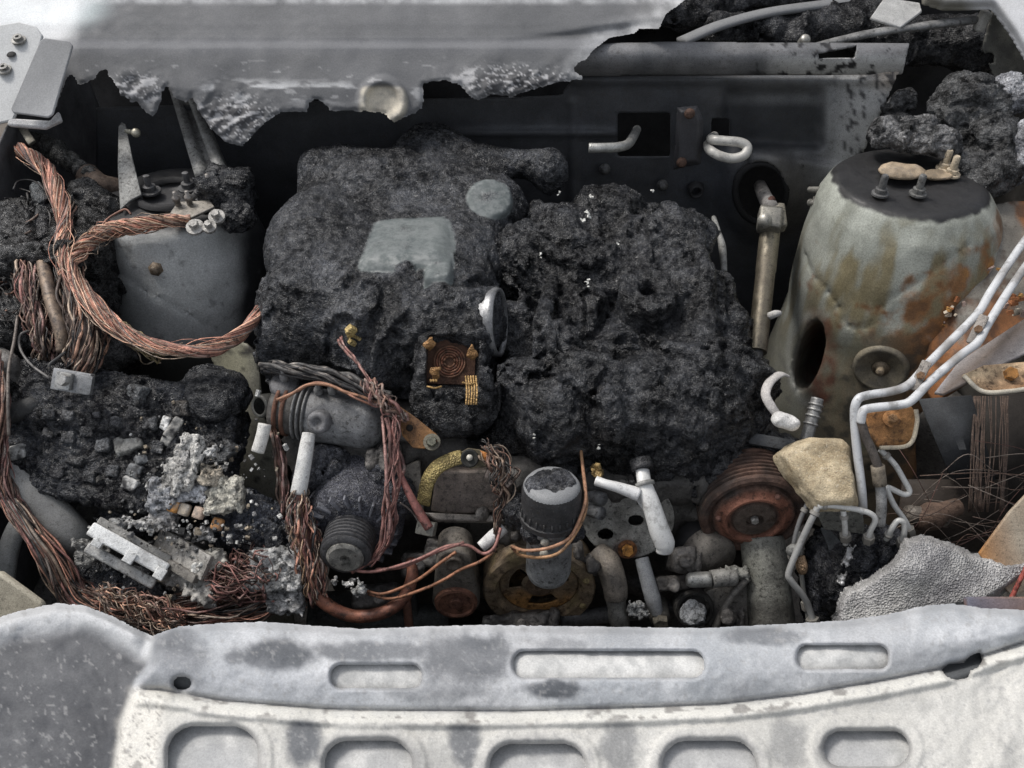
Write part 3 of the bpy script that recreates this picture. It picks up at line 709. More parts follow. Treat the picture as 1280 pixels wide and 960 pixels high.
def fp_col(u, v, s):
    n = n2(u, v, .010, 4, 2); nf = n2(u, v, .06, 4, 5); te = np.interp(u, [p[0] for p in TOPE], [p[1] for p in TOPE]); sv = np.interp(u, SEAM_U, SEAM_V); lb = leftb(u, v)
    c = lerp((.34, .357, .378), (.54, .552, .568), np.clip(.5 + 1.6 * n + .5 * nf, 0, 1))
    c = lerp(c, (.50, .49, .455), .85 * sstep(-4, 12, v - sv + 6 * nf))
    g = np.zeros(u.shape)
    for bu, bv, ru, rv, st in BL: g = np.maximum(g, st * sstep(1.15, .55, np.hypot((u - bu) / ru, (v - bv) / rv) + .35 * nf + .2 * n))
    c = lerp(c, (.10, .107, .118), np.clip(g * 1.1, 0, 1))
    c = lerp(c, (.40, .415, .44), .6 * sstep(60, 20, sv - v + 20 * n) * sstep(0, 10, sv - v) * sstep(500, 420, u))
    lft = sstep(4, -6, lb); c = lerp(c, lerp((.066, .069, .076), (.11, .113, .12), np.clip(.40 + 1.5 * n + .8 * nf, 0, 1)), lft)
    c = lerp(c, (.48, .49, .50), lft * sstep(48, 20, v - te + 18 * n))
    fl = sstep(36, 14, np.abs(lb - 26 + 8 * nf)) * sstep(852, 866, v); c = lerp(c, (.64, .62, .57), fl * .8); ck = np.abs(n2(u, v, .075, 2, 31)); c = lerp(c, (.20, .19, .18), fl * np.maximum(sstep(.05, .015, ck), sstep(.2, .35, nf)) * .75)
    band = sstep(14, 4, np.abs(v - sv - 8 + 3 * nf)) * sstep(0, 30, lb); c = lerp(c, (.66, .65, .60), band * .6); c = lerp(c, (.20, .19, .18), band * sstep(.2, .34, n2(u * .6, v, .09, 3, 4)) * .8)
    c = lerp(c, (.16, .155, .15), .75 * np.exp(-((v - sv - .8 * nf) / 1.5) ** 2) * sstep(0, 30, lb))
    c = lerp(c, (.3, .3, .3), .5 * sstep(.33, .5, n2(u, v, .2, 3, 9)))
    c = lerp(c, (.30, .305, .315), .5 * sstep(-.1, .4, n2(u * .5, v, .012, 3, 21)) * (1 - lft) * sstep(8, -4, v - sv)); c = lerp(c, (.66, .66, .65), .12 * sstep(.30, .44, n2(u * .7, v, .2, 4, 23)) * (1 - lft))
    so = slots(u, v); c = lerp(c, (.14, .135, .13), .55 * np.exp(-(so / 2.2) ** 2) * np.clip(.6 + 2 * nf, 0, 1)); c = lerp(c, (.23, .23, .235), .5 * sstep(16, 4, so + 10 * nf) * sstep(900, 925, v)); return c
front = thing('pressed_front_panel', 'ash-white scorched metal panel with oblong cut-outs along the bottom', 'metal panel', PZ(640, 900, -.10))
V, Q, C = sheet(-80, 1360, 745, 1040, 2.2, lambda u, v: np.maximum(psdf(u, v, FP_POLY) + .8 * n2(u, v, .3, 2, 3), -slots(u, v)), fp_pos, fp_col)
mesh_obj('pressed_frame', V, Q, M_sheet, front, C)
def fs_sdf(u, v): return psdf(u, v, [(170, 800), (1330, 792), (1340, 1040), (150, 1040)])
def fs_col(u, v, s):
    nf = n2(u, v, .08, 4, 3); c = lerp((.42, .425, .42), (.60, .60, .585), np.clip(.5 + 1.6 * nf, 0, 1)); c = lerp(c, (.36, .365, .37), .7 * sstep(890, 920, v) * np.clip(.7 + 2 * n2(u, v, .03, 3, 5), 0, 1)); c = lerp(c, (.30, .31, .32), sstep(320, 240, u) * .3)
    return lerp(c, (.09, .095, .10), np.maximum(sstep(44, 34, np.hypot(u - 1203, (v - 836) * 1.3)), sstep(16, 12, np.hypot(u - 228, v - 854))))
V, Q, C = sheet(150, 1340, 790, 1040, 5.0, fs_sdf, lambda u, v, s: fp_pos(u, v, s, True), fs_col)
mesh_obj('outer_skin', V, Q, M_sheet, front, C, solid=.002)

# ================================================================== ENGINE (charred, melted over)
eng = thing('charred_engine', 'black melted engine under a thick charred crust in the middle of the bay', 'engine', (0, .1, -.45))
def crust(amp=1.0, seed=0, crack=1.0, fold=1.0):
    def f(X):
        w = np.stack([fbm(X, 11, 2, seed + 1), fbm(X, 11, 2, seed + 2), fbm(X, 11, 2, seed + 3)], 1)
        S = X * np.array([1, 1, .6])
        f1 = ridge(S + w * .07, 17, 1, seed + 5); f2 = ridge(S + w * .05, 38, 1, seed + 7); f3 = ridge(S + w * .04, 85, 1, seed + 8)
        r1 = ridge(X + w * .05, 12, 1, seed + 9); r2 = ridge(X + w * .06, 27, 1, seed + 10)
        am = amp(X) if callable(amp) else amp
        return -am * (.012 * fbm(X, 10, 2, seed) + fold * (.010 * f1 * np.abs(f1) + .006 * f2 * np.abs(f2) + .0018 * f3) + .0018 * fbm(X, 90, 2, seed + 4)
                      - crack * (.018 * np.clip((r1 - .84) / .16, 0, 1) + .010 * np.clip((r2 - .80) / .2, 0, 1)))
    return f
def crust_fine(amp=1.0, seed=0):
    def f(V):
        w = fbm(V, 45, 2, 3)[:, None] * .016
        return amp * (.0017 * ridge(V * np.array([1, 1, .7]) + w, 105, 2, seed) + .0008 * fbm(V, 330, 2, seed + 2) - .005 * np.clip(vn(V * 190 + seed) - .35, 0, 1))
    return f
def char_col(lo=(.006, .006, .007), hi=(.03, .031, .034), seed=0, fr=22):
    def f(V):
        n = fbm(V, fr, 4, seed); r = fbm(V, 90, 3, seed + 4); return np.array([.98, 1.0, 1.03]) * lerp(lo, hi, np.clip(.42 + 1.5 * n + .5 * r, 0, 1))
    return f
def E(px, py, d, r): return ('e', PN(px, py, d), np.asarray(r, float))
# intake side: big smooth-crusted dome
pr = [('b', np.array([-.185, .235, .015]), np.array([.165, .175, .098]), .075), E(500, 228, .03, (.16, .07, .05)), ('c', PN(623, 403, -.04) - np.array([.085, -.012, .01]), PN(623, 403, -.04) - np.array([.016, -.003, .002]), .046, .040), E(395, 300, .03, (.07, .1, .06)),
      ('c', PN(560, 200, .04), PN(685, 208, .0), .030, .022), E(688, 215, 0, (.02, .02, .035)), E(392, 208, .02, (.022, .02, .024)), E(430, 205, .03, (.03, .03, .03)),
      E(540, 195, .05, (.06, .05, .05)), E(465, 425, .02, (.068, .05, .075)), E(385, 395, .03, (.055, .05, .07)), E(370, 440, .05, (.045, .04, .06)), E(500, 450, .03, (.04, .035, .05)),
      E(610, 260, .03, (.06, .06, .05)), E(590, 330, .05, (.05, .09, .06))]
def pbase(X):
    d = None
    for p in pr: e = prim(X, p); d = e if d is None else smin(d, e, .03)
    return d
def march0(f, px, py):
    t = np.arange(1.0, 1.8, .001); d = f(PTa(np.full(t.shape, px), np.full(t.shape, py), t)); p = PT(px, py, t[int(np.argmax(d < 0))])
    return p, nrm(np.array([float(f((p + .006 * v)[None])[0] - f((p - .006 * v)[None])[0]) for v in np.eye(3)]))
# surviving flat-topped cover and round boss stick out of the crust, bare
p0, n0 = march0(pbase, 508, 305); n0 = nrm(n0 + np.array([-.10, .10, .20])); p1, n1 = march0(pbase, 612, 248); n1 = nrm(n1 + np.array([0, 0, .3]))
Rb = rotax(n0, (0, 1, 0)); Rb = np.stack([nrm(np.cross([0, 1, 0], n0)), np.cross(n0, nrm(np.cross([0, 1, 0], n0))), n0], 1)
BARE = [('b', p0 - n0 * .0335 + Rb[:, 1] * .008, np.array([.070, .078, .042]), .030, Rb), ('b', p0 + Rb[:, 0] * .050 - Rb[:, 1] * .045 - n0 * .047, np.array([.018, .055, .045]), .006, Rb), ('y', p1 - n1 * .04, p1 + n1 * .002, .034)]
ta = nrm(np.array([.97, -.17, .14])); tc = PN(623, 403, -.04)
cv_ = nrm(CAM - tc); THR = [('y', tc + ta * .001, tc + ta * .05, .0475), ('y', tc + ta * .002 + cv_ * .02, tc + ta * .045 + cv_ * .02, .0475)]
amp_m = lambda X: .32 + .75 * sstep(.17, .06, X[:, 1])
V, Q = lump(pr, .0055, .03, crust(amp_m, 1, .5), cut=THR, marg=.025, sub=1, fine=crust_fine(.85, 2), hard=BARE)
def man_col(V):
    c = char_col((.016, .0165, .018), (.062, .064, .069), 2)(V); q = np.min([prim(V, p) for p in BARE], 0); b = sstep(.0035, .0, q + .002 * fbm(V, 45, 4, 5))
    c = lerp(c, lerp((.098, .113, .114), (.135, .15, .148), np.clip(.5 + fbm(V, 30, 3, 4), 0, 1)), b); return np.hstack([c, (1 - .93 * b)[:, None]])
mesh_obj('intake_manifold', V, Q, M_char, eng, man_col)
# right half: heavily folded cam-cover mass
pr = [('b', np.array([.135, .245, .015]), np.array([.135, .12, .075]), .06), ('b', np.array([.165, .035, -.03]), np.array([.150, .125, .085]), .06),
      E(700, 300, .02, (.05, .05, .04)), E(760, 270, .03, (.05, .05, .04)), E(840, 300, .0, (.06, .06, .05)), E(690, 450, .0, (.055, .045, .065)), E(740, 475, -.01, (.05, .04, .05)),
      E(800, 480, .0, (.05, .045, .05)), E(880, 470, .0, (.06, .05, .06)), E(925, 490, .02, (.045, .04, .06)), E(900, 420, .02, (.045, .05, .05)), E(700, 525, .0, (.06, .04, .045)), E(780, 540, .0, (.06, .04, .045)),
      E(845, 545, .0, (.045, .04, .05)), E(730, 395, .0, (.045, .04, .04)), E(870, 370, .0, (.05, .05, .05)), E(655, 500, .02, (.03, .03, .06)), ('c', PN(812, 530, .0), PN(812, 588, -.01), .032, .020), E(905, 540, .02, (.04, .03, .05)), E(640, 560, .04, (.04, .03, .05)),
      E(660, 330, .03, (.045, .06, .05)), E(640, 430, .06, (.05, .05, .06))]
fn_, fnn = march0(pbase, 805, 392); fnn = nrm(fnn + np.array([0, -.2, .6])); fz = fn_ + fnn * .046
def cpl(pts, r): P_ = [march0(pbase, x, y)[0] - DIRV * dd for x, y, dd in pts]; return [('c', P_[i], P_[i + 1], r, r) for i in range(len(P_) - 1)]
SEMI = [('y', fn_ - fnn * .03, fz, .041)] + cpl([(668, 300, .004), (700, 322, .006), (735, 330, .004), (760, 318, .0)], .012) + cpl([(835, 262, .004), (870, 300, .006), (885, 350, .004), (880, 400, 0)], .013) + cpl([(700, 455, .002), (725, 447, .006), (758, 452, .006), (778, 470, .0)], .008) + cpl([(850, 440, .0), (880, 455, .006), (915, 452, .004)], .011) + cpl([(690, 350, .002), (680, 400, .004), (690, 430, .002)], .010) + cpl([(760, 500, .004), (768, 540, .006)], .016) + cpl([(860, 520, .004), (870, 555, .004)], .014) + cpl([(700, 500, .004), (705, 540, .004)], .013)
V, Q = lump(pr, .006, .022, crust(.95, 11), semi=SEMI, cut=THR + [('y', fn_ + fnn * .012, fz + fnn * .05, .0125), ('e', PN(745, 445, -.02), (.022, .02, .014)), ('e', PN(600, 520, .0), (.02, .04, .03))], marg=.03, sub=1, fine=crust_fine(1.1, 5))
mesh_obj('cylinder_head_cover', V, Q, M_char, eng, char_col((.005, .005, .0056), (.036, .037, .040), 6))
# block underneath
pr = [('b', np.array([.0, .12, -.24]), np.array([.27, .20, .17]), .03), ('b', PN(480, 590, .10), np.array([.12, .05, .1]), .02), ('b', PN(760, 640, .10), np.array([.22, .06, .12]), .02)]
V, Q = lump(pr, .009, .02, crust(.9, 4), marg=.03)
mesh_obj('engine_block', V, Q, M_iron, eng, lambda V: lerp((.035, .033, .031), (.085, .08, .074), np.clip(.5 + 1.3 * fbm(V, 25, 4, 3), 0, 1)))
M_plate = mat('bare_cover', (.5, .62), 0, .4, ((300, .1, .001, 'n'), (25, .15, .004, 'n')), (18, .10), ((120, .62, .72, (.05, .05, .052), .6),))
# throttle bore, looking right
mesh_obj('throttle_ring', *lathe([(.046, -.010), (.0475, -.004), (.0465, .003), (.0425, .003), (.0415, -.004), (.0405, -.04), (.0, -.042)], tc, ta, 48), M_metal, eng, lambda V: lerp((.36, .365, .37), (.16, .16, .165), np.clip(.5 + 1.5 * fbm(V, 40, 3, 2), 0, 1)))['label'] = 'bare metal throttle ring seen edge-on'
# exposed servo with burnt copper winding
sv = thing('servo_motor', 'burnt open servo box with round copper winding and gold springs', 'servo', PN(565, 500, .0))
Rsv = rot(48, 4, 2)
pr = [('b', PN(566, 470, -.015), np.array([.046, .052, .034]), .012, Rsv), E(600, 500, -.02, (.02, .02, .05)), E(540, 495, -.01, (.018, .02, .05)), E(566, 520, -.01, (.05, .03, .03))]
V, Q = lump(pr, .005, .012, crust(.7, 21), cut=[('b', PN(566, 452, -.065), np.array([.034, .034, .028]), .004, Rsv)], marg=.02, sub=1, fine=crust_fine(.7, 3))
mesh_obj('housing', V, Q, M_char, sv, char_col((.013, .013, .014), (.05, .05, .052), 3))
fn = Rsv[:, 2]; wc = PN(562, 452, -.042)
g = G()
for k in range(5):
    rr = .007 + .0033 * k; a = np.linspace(0, 2 * math.pi, 41)
    P_ = wc + rr * (np.cos(a)[:, None] * Rsv[:, 0] + np.sin(a)[:, None] * Rsv[:, 1]) + .0012 * np.sin(a * 7 + k)[:, None] * fn
    g.add(tube(P_, .0015, 6, False), (.15 + .03 * (k % 2), .075, .045))
geo('copper_winding', g, M_wire, sv)
mesh_obj('backing_plate', *box(wc - fn * .003, (.068, .060, .004), Rsv, .001), M_rust, sv, (.085, .045, .03))
for (a_, b_, n_) in (((538, 475), (548, 477), 3), ((582, 470), (592, 506), 5)):
    g = G()
    for k in range(n_):
        x0 = a_[0] + k * 3.2; g.add(tube(cr([PN(x0, a_[1], -.08), PN(x0 + 1.5, (a_[1] + b_[1]) / 2, -.085), PN(x0 + .5, b_[1], -.082)], 5), .0012, 6), (.42, .27, .11))
    g.add(tube(cr([PN(a_[0] - 4, a_[1] + 8, -.08), PN(a_[0] + 6, a_[1] + 10, -.087), PN(a_[0] + 14, a_[1] + 8, -.08)], 5), .0012, 6), (.42, .27, .11))
    geo('contact_spring', g, M_mesh, sv)
for q in ((537, 432), (590, 442), (545, 466)):
    V, Q = lump([E(q[0], q[1], -.075, (.007, .004, .010))], .002, noise=lambda X: .005 * fbm(X, 140, 2, 5)); mesh_obj('melted_brass', V, Q, M_mesh, sv, (.34, .19, .08))
# brass crumbs sticking out of the crust
def crumb(px, py, r, lab, col, d=-.05, seed=0, matl=None, name='brass_terminal'):
    rs_ = np.random.default_rng(seed); g = G()
    for k in range(9):
        o_ = rs_.normal(0, .45, 3) * r; V, Fq = box(PN(px, py, d) + o_, rs_.uniform(.25, .7, 3) * r, rot(*rs_.uniform(0, 180, 3)), r * .08)
        g.add((V, Fq), np.array(col) * rs_.uniform(.5, 1.3))
    return tag(geo(name, g, matl or M_mesh, None, smooth=False), lab, 'terminal')
crumb(440, 419, .017, 'yellow brass terminal crumbs in the crust below the intake', (.42, .32, .14), -.045, 1)
crumb(742, 588, .013, 'small brass plug crumbling beside the white pipe end', (.40, .28, .12), -.05, 2)
crumb(888, 478, .007, 'tiny brass bead on the right flank of the melted engine', (.5, .32, .1), -.05, 3)
# flecks of ash lying on the crust
rs_ = np.random.default_rng(5); g = G()
for (q, r) in (((735, 268), .010), ((738, 245), .008), ((727, 275), .006), ((816, 240), .004), ((676, 318), .004), ((732, 352), .005), ((735, 356), .004), ((775, 300), .004), ((750, 560), .006), ((668, 545), .004), ((845, 520), .003), ((700, 240), .004), ((690, 380), .003)):
    for k in range(3):
        p = PN(q[0] + rs_.normal(0, 2), q[1] + rs_.normal(0, 2), -.052); g.add(box(p, rs_.uniform(.3, 1.1, 3) * r * np.array([1, .8, .35]), rot(*rs_.uniform(-50, 50, 3)), r * .04), (.62, .62, .58))
o = tag(geo('ash_flakes', g, M_white, None, smooth=False), 'small white ash flakes scattered over the black engine crust', 'ash', kind='stuff')
# bolt left standing in the crust
bl = thing('standing_bolt', 'threaded bolt standing in a hollow of the crust left of the intake', 'bolt', PN(367, 385, 0))
geo('shank', lathe([(.0045, -.02), (.0045, .022)] , PN(367, 375, -.02), (0, -.2, 1), 12), M_iron, bl, col=(.10, .10, .10))
geo('nut', hexnut(PN(367, 368, -.02), (0, -.2, 1), .008, .008), M_iron, bl, col=(.18, .18, .17), smooth='auto')
# low-hanging lumps on the right flank
V, Q = lump([('c', PN(820, 560, -.01), PN(880, 575, .02), .025, .03), E(880, 590, .05, (.05, .04, .06))], .005, .02, crust(1, 31), marg=.03, sub=1, fine=crust_fine(1, 2))
mesh_obj('bracket_crust', V, Q, M_char, eng, (.018, .018, .02))

# ================================================================== LEFT SIDE
def path(pts, m=8): return cr([PN(p[0], p[1], p[2] if len(p) > 2 else 0.0) for p in pts], m)
COPPER = [(.72, .37, .26), (.60, .29, .21), (.76, .47, .33), (.44, .22, .17)]
BROWN = [(.20, .115, .085), (.14, .085, .065), (.27, .16, .12), (.09, .065, .055)]
TAN = [(.33, .25, .19), (.24, .17, .125), (.42, .33, .255), (.14, .10, .08)]
RED = [(.30, .15, .13), (.23, .11, .095), (.37, .215, .19), (.15, .075, .068)]
BLACK = [(.03, .03, .032), (.05, .05, .05), (.02, .02, .02), (.07, .068, .066)]
def bundle(pts, rad, n, sr, cols, twist=1.5, seed=0, m=7, fray=0.0, wob=.25, core=None, age=.7):
    rs_ = np.random.default_rng(seed); P_ = path(pts, m); k = len(P_); s = np.linspace(0, 1, k); T, N, B = frames(P_)
    R_ = np.interp(s, np.linspace(0, 1, len(np.atleast_1d(rad))), np.atleast_1d(rad)) if np.ndim(rad) else np.full(k, rad)
    g = G()
    if core is not None: g.add(tube(P_, R_ * .8, 10), core)
    for i in range(n):
        q = math.sqrt(rs_.uniform(.15, 1)); a0 = rs_.uniform(0, 2 * math.pi); f1, p1 = rs_.uniform(2, 5), rs_.uniform(0, 6)
        a = a0 + twist * 2 * math.pi * s + wob * 1.5 * fbm(np.stack([s * 6 + i * 7.1, s * 0, s * 0], 1), 1.0, 2, seed)
        r = R_ * q * (1 + wob * np.sin(f1 * 6 * s + p1))
        if fray: r = r * (1 + fray * rs_.uniform(0, 2.2) * sstep(.7, 1, s))
        L_ = np.stack([s * 5 + i * 3.7, s * 0 + seed, s * 0], 1); o1 = fbm(L_, 1.3, 3, seed + 1) * wob * 1.3; o2 = fbm(L_, 1.3, 3, seed + 2) * wob * 1.3
        W = P_ + r[:, None] * (np.cos(a)[:, None] * N + np.sin(a)[:, None] * B) + (R_ * o1)[:, None] * N + (R_ * o2)[:, None] * B
        e0 = rs_.integers(0, max(1, k // 6)) if wob > .15 else 0; e1 = k - (rs_.integers(0, max(1, k // 6)) if wob > .15 else 0)
        if e1 - e0 < 4: e0, e1 = 0, k
        c = np.array(cols[rs_.integers(len(cols))]) * rs_.uniform(.75, 1.25); V, Fq = tube(W[e0:e1], sr * float(np.clip(np.exp(rs_.normal(-.05, .38)), .45, 2.0)), 5)
        nn_ = fbm(np.repeat(L_[e0:e1], 5, 0) * np.array([1, 1, 1]), 4.0, 2, seed + 5)
        C = lerp(np.broadcast_to(c, (len(V), 3)), (.035, .03, .028), age * sstep(.05, .4, nn_)); C = lerp(C, (.40, .36, .32), .5 * sstep(-.2, -.5, nn_))
        g.add((V, Fq), lambda V, C=C: C)
    return g
def wires(name, label, cat, pts, rad, n, sr, cols, **k): return tag(geo(name, bundle(pts, rad, n, sr, cols, **k), M_wire), label, cat)

# hinge plate at the top-left corner
hp = thing('bonnet_hinge', 'white hinge plate with two bolts and grey flap in the top-left corner', 'hinge', PN(30, 140, -.05))
_z = lambda pts, z: [PZ(p[0], p[1], z - .00085 * (p[1] - 90)) for p in pts]
geo('base_plate', slab(_z([(-30, 40), (0, 31), (24, 27), (45, 33), (53, 44), (40, 90), (16, 150), (-30, 160)], .262), .006), M_sheet, hp, col=(.52, .53, .53), smooth='auto', bevel=.002)
geo('flap', slab(_z([(50, 50), (56, 47), (86, 51), (91, 57), (88, 68), (66, 143), (60, 147), (16, 141), (13, 136)], .272), .004), M_sheet, hp, col=lambda V: lerp((.24, .245, .25), (.36, .365, .37), np.clip(.5 + 1.5 * fbm(V, 40, 3, 1), 0, 1)), smooth='auto', bevel=.002)
geo('lower_lip', slab(_z([(10, 147), (62, 150), (72, 138), (76, 150), (55, 160), (30, 158), (8, 156)], .262), .01), M_white, hp, col=(.5, .5, .5), smooth='auto', bevel=.003)
for q in ((24, 51), (6, 88)):
    geo('bolt', lathe([(.011, 0), (.011, .003), (.007, .0035), (.007, .008), (.003, .008), (.003, .004), (0, .004)], PZ(q[0], q[1], .262 - .00085 * (q[1] - 90)), (0, -.3, 1), 16), M_iron, hp, col=(.25, .245, .23), smooth='auto')
geo('bolt_hole', lathe([(.0, .0015), (.006, .001), (.007, 0)], PZ(14, 68, .281), (0, -.3, 1), 16), M_soot, hp, col=(.02, .02, .02))
# strap under hinge
tag(geo('hinge_strap', slab([PN(22, 160, -.02), PN(31, 156, -.02), PN(44, 175, -.02), PN(35, 181, -.02)], .006), M_metal, col=(.20, .19, .16), bevel=.001), 'short grey metal strap poking out below the hinge flap', 'strap')
# upright bracket with a ball stud
ub = thing('ball_stud_bracket', 'upright grey metal bracket with a round ball stud at its tip', 'bracket', PN(160, 262, 0))
geo('upright', slab([PN(148, 158, -.02), PN(152, 152, -.02), (PN(157, 155, -.02)), PN(165, 195, -.02), PN(177, 243, -.01), PN(163, 250, -.01), PN(150, 262, -.01), PN(147, 210, -.02)], .004), M_iron, ub, col=lambda V: lerp((.13, .135, .13), (.25, .25, .24), np.clip(.5 + fbm(V, 50, 3, 3), 0, 1)), smooth='auto', bevel=.001)
geo('ball_stud', G().add(tube(np.array([PN(158, 164, -.022), PN(165, 165, -.028)]), .004, 10), (.3, .29, .24)).add(ball(PN(170, 166, -.03), .0075), (.42, .40, .33)), M_metal, ub)
# channel strut coming down from the torn sheet
g = G()
A_, B_, C_, D_ = PN(213, 112, .06), PN(241, 112, .05), PN(284, 213, .02), PN(246, 224, .02)
L_ = lambda s, t: (A_ * (1 - s) + B_ * s) * (1 - t) + (D_ * (1 - s) + C_ * s) * t
nn = nrm(np.cross(B_ - A_, D_ - A_)); nn = nn if np.dot(nn, CAM - A_) > 0 else -nn
rows = []; S_ = [0, .02, .3, .36, .62, .68, .95, 1.0]; H_ = [-.010, .004, .006, -.006, -.006, .008, .008, -.010]
for t in np.linspace(0, 1, 14): rows += [L_(s, t) + nn * h for s, h in zip(S_, H_)]
tag(mesh_obj('channel_strut', rows, quads(14, 8), M_iron, None, lambda V: lerp((.14, .14, .137), (.26, .26, .25), np.clip(.5 + 1.2 * fbm(V, 45, 4, 2), 0, 1)), solid=.002), 'grey grooved channel strut slanting down from under the torn sheet', 'strut')
# burnt hose and brown pipe behind the harness
V, Q = lump([('c', PN(45, 178, .03), PN(95, 205, .02), .012, .015), ('c', PN(95, 205, .02), PN(112, 222, .02), .014, .016)], .003, .01, crust(.5, 3), sub=1, fine=crust_fine(.7, 3))
ho = thing('burnt_hose', 'charred hose joined to a smooth brown pipe end behind the harness', 'hose', PN(120, 240, .05))
mesh_obj('hose_crust', V, Q, M_char, ho, (.05, .05, .048)); geo('pipe_end', tube(path([(108, 218, .025), (125, 232, .03), (150, 238, .05)]), .019, 14), M_rust, ho, col=(.10, .075, .06))
# charred block and terminal cluster on the tower top
V, Q = lump([('b', PN(286, 240, -.01), np.array([.036, .03, .03]), .008), E(300, 225, 0, (.02, .02, .02)), E(300, 270, -.01, (.02, .02, .02))], .004, .01, crust(.6, 8), sub=1, fine=crust_fine(1, 1))
tag(mesh_obj('charred_terminal_box', V, Q, M_char, None, char_col(seed=4)), 'charred box on top of the left tower beside the cable end', 'terminal box')
tc_ = thing('cable_terminal', 'silver cable lugs and nuts at the end of the bright copper cable', 'terminal', PN(255, 290, -.02))
for q, r in (((244, 284), .013), ((271, 271), .012), ((262, 284), .010)):
    c_ = PN(q[0], q[1], -.045); geo('lug', lathe([(0, .004), (r * .45, .004), (r * .5, .002), (r, .002), (r, -.003), (0, -.003)], c_, (.05, -.45, .9), 20), M_iron, tc_, col=(.36, .35, .33), smooth='auto')
    geo('nut', hexnut(c_ + np.array([0, -.002, .003]), (.05, -.45, .9), r * .55, .009), M_iron, tc_, col=(.30, .29, .27), smooth='auto')
geo('busbar', slab([PN(215, 262, -.03), PN(222, 252, -.03), PN(262, 250, -.03), PN(268, 258, -.035), PN(232, 275, -.04), PN(205, 277, -.035)], .004), M_metal, tc_, col=(.27, .25, .22), bevel=.001, smooth='auto')
for q in ((222, 254), (237, 253), (262, 232)): geo('stud', lathe([(.0045, -.006), (.0045, .006), (.006, .006), (.006, .011), (.003, .012), (.003, .020), (0, .02)], PN(q[0], q[1], -.035), (0, -.1, 1), 10), M_metal, tc_, col=(.27, .25, .23))
# burnt duct below the wiring
V, Q = lump([('b', PN(70, 330, .06), np.array([.09, .09, .07]), .03), E(20, 300, .05, (.06, .05, .06)), E(100, 270, .05, (.05, .05, .05)), E(30, 420, .06, (.06, .05, .07)), E(110, 440, .07, (.06, .04, .05)), E(10, 470, .08, (.04, .04, .04)), E(130, 290, .06, (.04, .05, .04))], .0065, .02, crust(1, 14), marg=.03, sub=1, fine=crust_fine(1.1, 4))
tag(mesh_obj('charred_wiring_duct', V, Q, M_char, None, char_col((.007, .0068, .0065), (.035, .034, .033), 3)), 'black charred duct carrying the copper harness on the left', 'wiring duct')
# thick copper cables
wires('copper_cable', 'thick twisted copper cable looping down from the top left and under the grey tower', 'cable', [(24, 187, -.02), (45, 200, -.03), (62, 216, -.04), (73, 243, -.045), (80, 275, -.045), (79, 300, -.045), (85, 330, -.05), (102, 362, -.055), (132, 396, -.055), (165, 422, -.05), (210, 435, -.045), (255, 438, -.04), (290, 425, -.03), (314, 405, -.02), (328, 380, 0)],
      [.010, .012, .012, .011, .010, .0115, .0115, .010, .0075, .0095, .0085, .006], 70, .0011, COPPER + TAN[:1] + [(.40, .22, .15), (.34, .16, .12), (.2, .15, .14), (.12, .08, .07)], twist=3.4, seed=1, m=7, wob=.09, age=.3, core=(.34, .15, .10))
wires('copper_cable', 'bright twisted copper cable running up from the harness to the silver lugs', 'cable', [(80, 348, -.04), (92, 325, -.045), (108, 305, -.05), (130, 291, -.05), (160, 283, -.05), (200, 277, -.05), (238, 274, -.045)], [.009, .0105, .0115, .012, .012, .010, .006], 64, .0010, COPPER + [(.46, .31, .21), (.42, .27, .18), (.2, .13, .1)], twist=2.2, seed=2, m=8, wob=.09, age=.2, core=(.36, .17, .11))
wires('wire_bundle', 'frayed yellowish strands hanging under the thick copper cable', 'wire bundle', [(140, 400, -.03), (160, 420, -.03), (185, 438, -.025), (205, 446, -.01)], [.005, .010, .012, .010], 30, .0009, [(.22, .18, .09), (.27, .20, .11), (.15, .11, .06)], twist=.3, seed=9, wob=.4, fray=.5)
for lab, pts, sd_ in (('loose whiskers of copper frayed off the thick looping cable', [(28, 192, -.03), (64, 222, -.05), (80, 280, -.055), (86, 332, -.06), (132, 398, -.065), (205, 437, -.055), (290, 427, -.04)], 71), ('loose whiskers frayed off the bright cable by the lugs', [(86, 335, -.05), (112, 302, -.06), (160, 284, -.06), (236, 275, -.05)], 72)):
    wires('frayed_strands', lab, 'wires', pts, [.010, .013, .013, .012, .010], 14, .0006, COPPER + TAN, twist=1.5, seed=sd_, wob=.5, age=.5)
# harness bundles
wires('wire_bundle', 'wide bundle of brown copper strands hanging above the terminal block', 'wire bundle', [(82, 300, -.02), (84, 335, -.03), (97, 375, -.03), (106, 415, -.03), (104, 452, -.02), (98, 470, -.01)], [.013, .016, .022, .024, .022, .016], 120, .0014, TAN + BROWN + BLACK[:2] + [(.34, .2, .14)], twist=.3, seed=3, wob=.2, core=(.05, .035, .03))
wires('wire_bundle', 'frayed reddish bundle of burnt strands left of the tan cable', 'wire bundle', [(18, 300, -.02), (27, 330, -.03), (40, 375, -.03), (52, 420, -.02), (62, 452, 0)], [.010, .015, .016, .012, .006], 80, .0012, TAN + RED + BROWN + BLACK[:1], twist=.5, seed=4, fray=.6, wob=.45, core=(.04, .03, .03))
tag(geo('tan_cable', tube(path([(52, 322, -.04), (57, 345, -.045), (65, 380, -.045), (76, 415, -.04), (77, 440, -.03)]), [.008, .0095, .009, .0085, .007], 12), M_wire, col=lambda V: lerp((.24, .18, .13), (.11, .085, .07), np.clip(.5 + fbm(V, 120, 3, 2) * 1.4, 0, 1))), 'single tan cable hanging between the two strand bundles', 'cable')
V, Q = lump([('c', PN(46, 236, -.01), PN(54, 260, -.02), .008, .011), ('c', PN(54, 260, -.02), PN(57, 335, -.02), .011, .010)], .003, .006, crust(.35, 2), sub=1, fine=crust_fine(.8, 4))
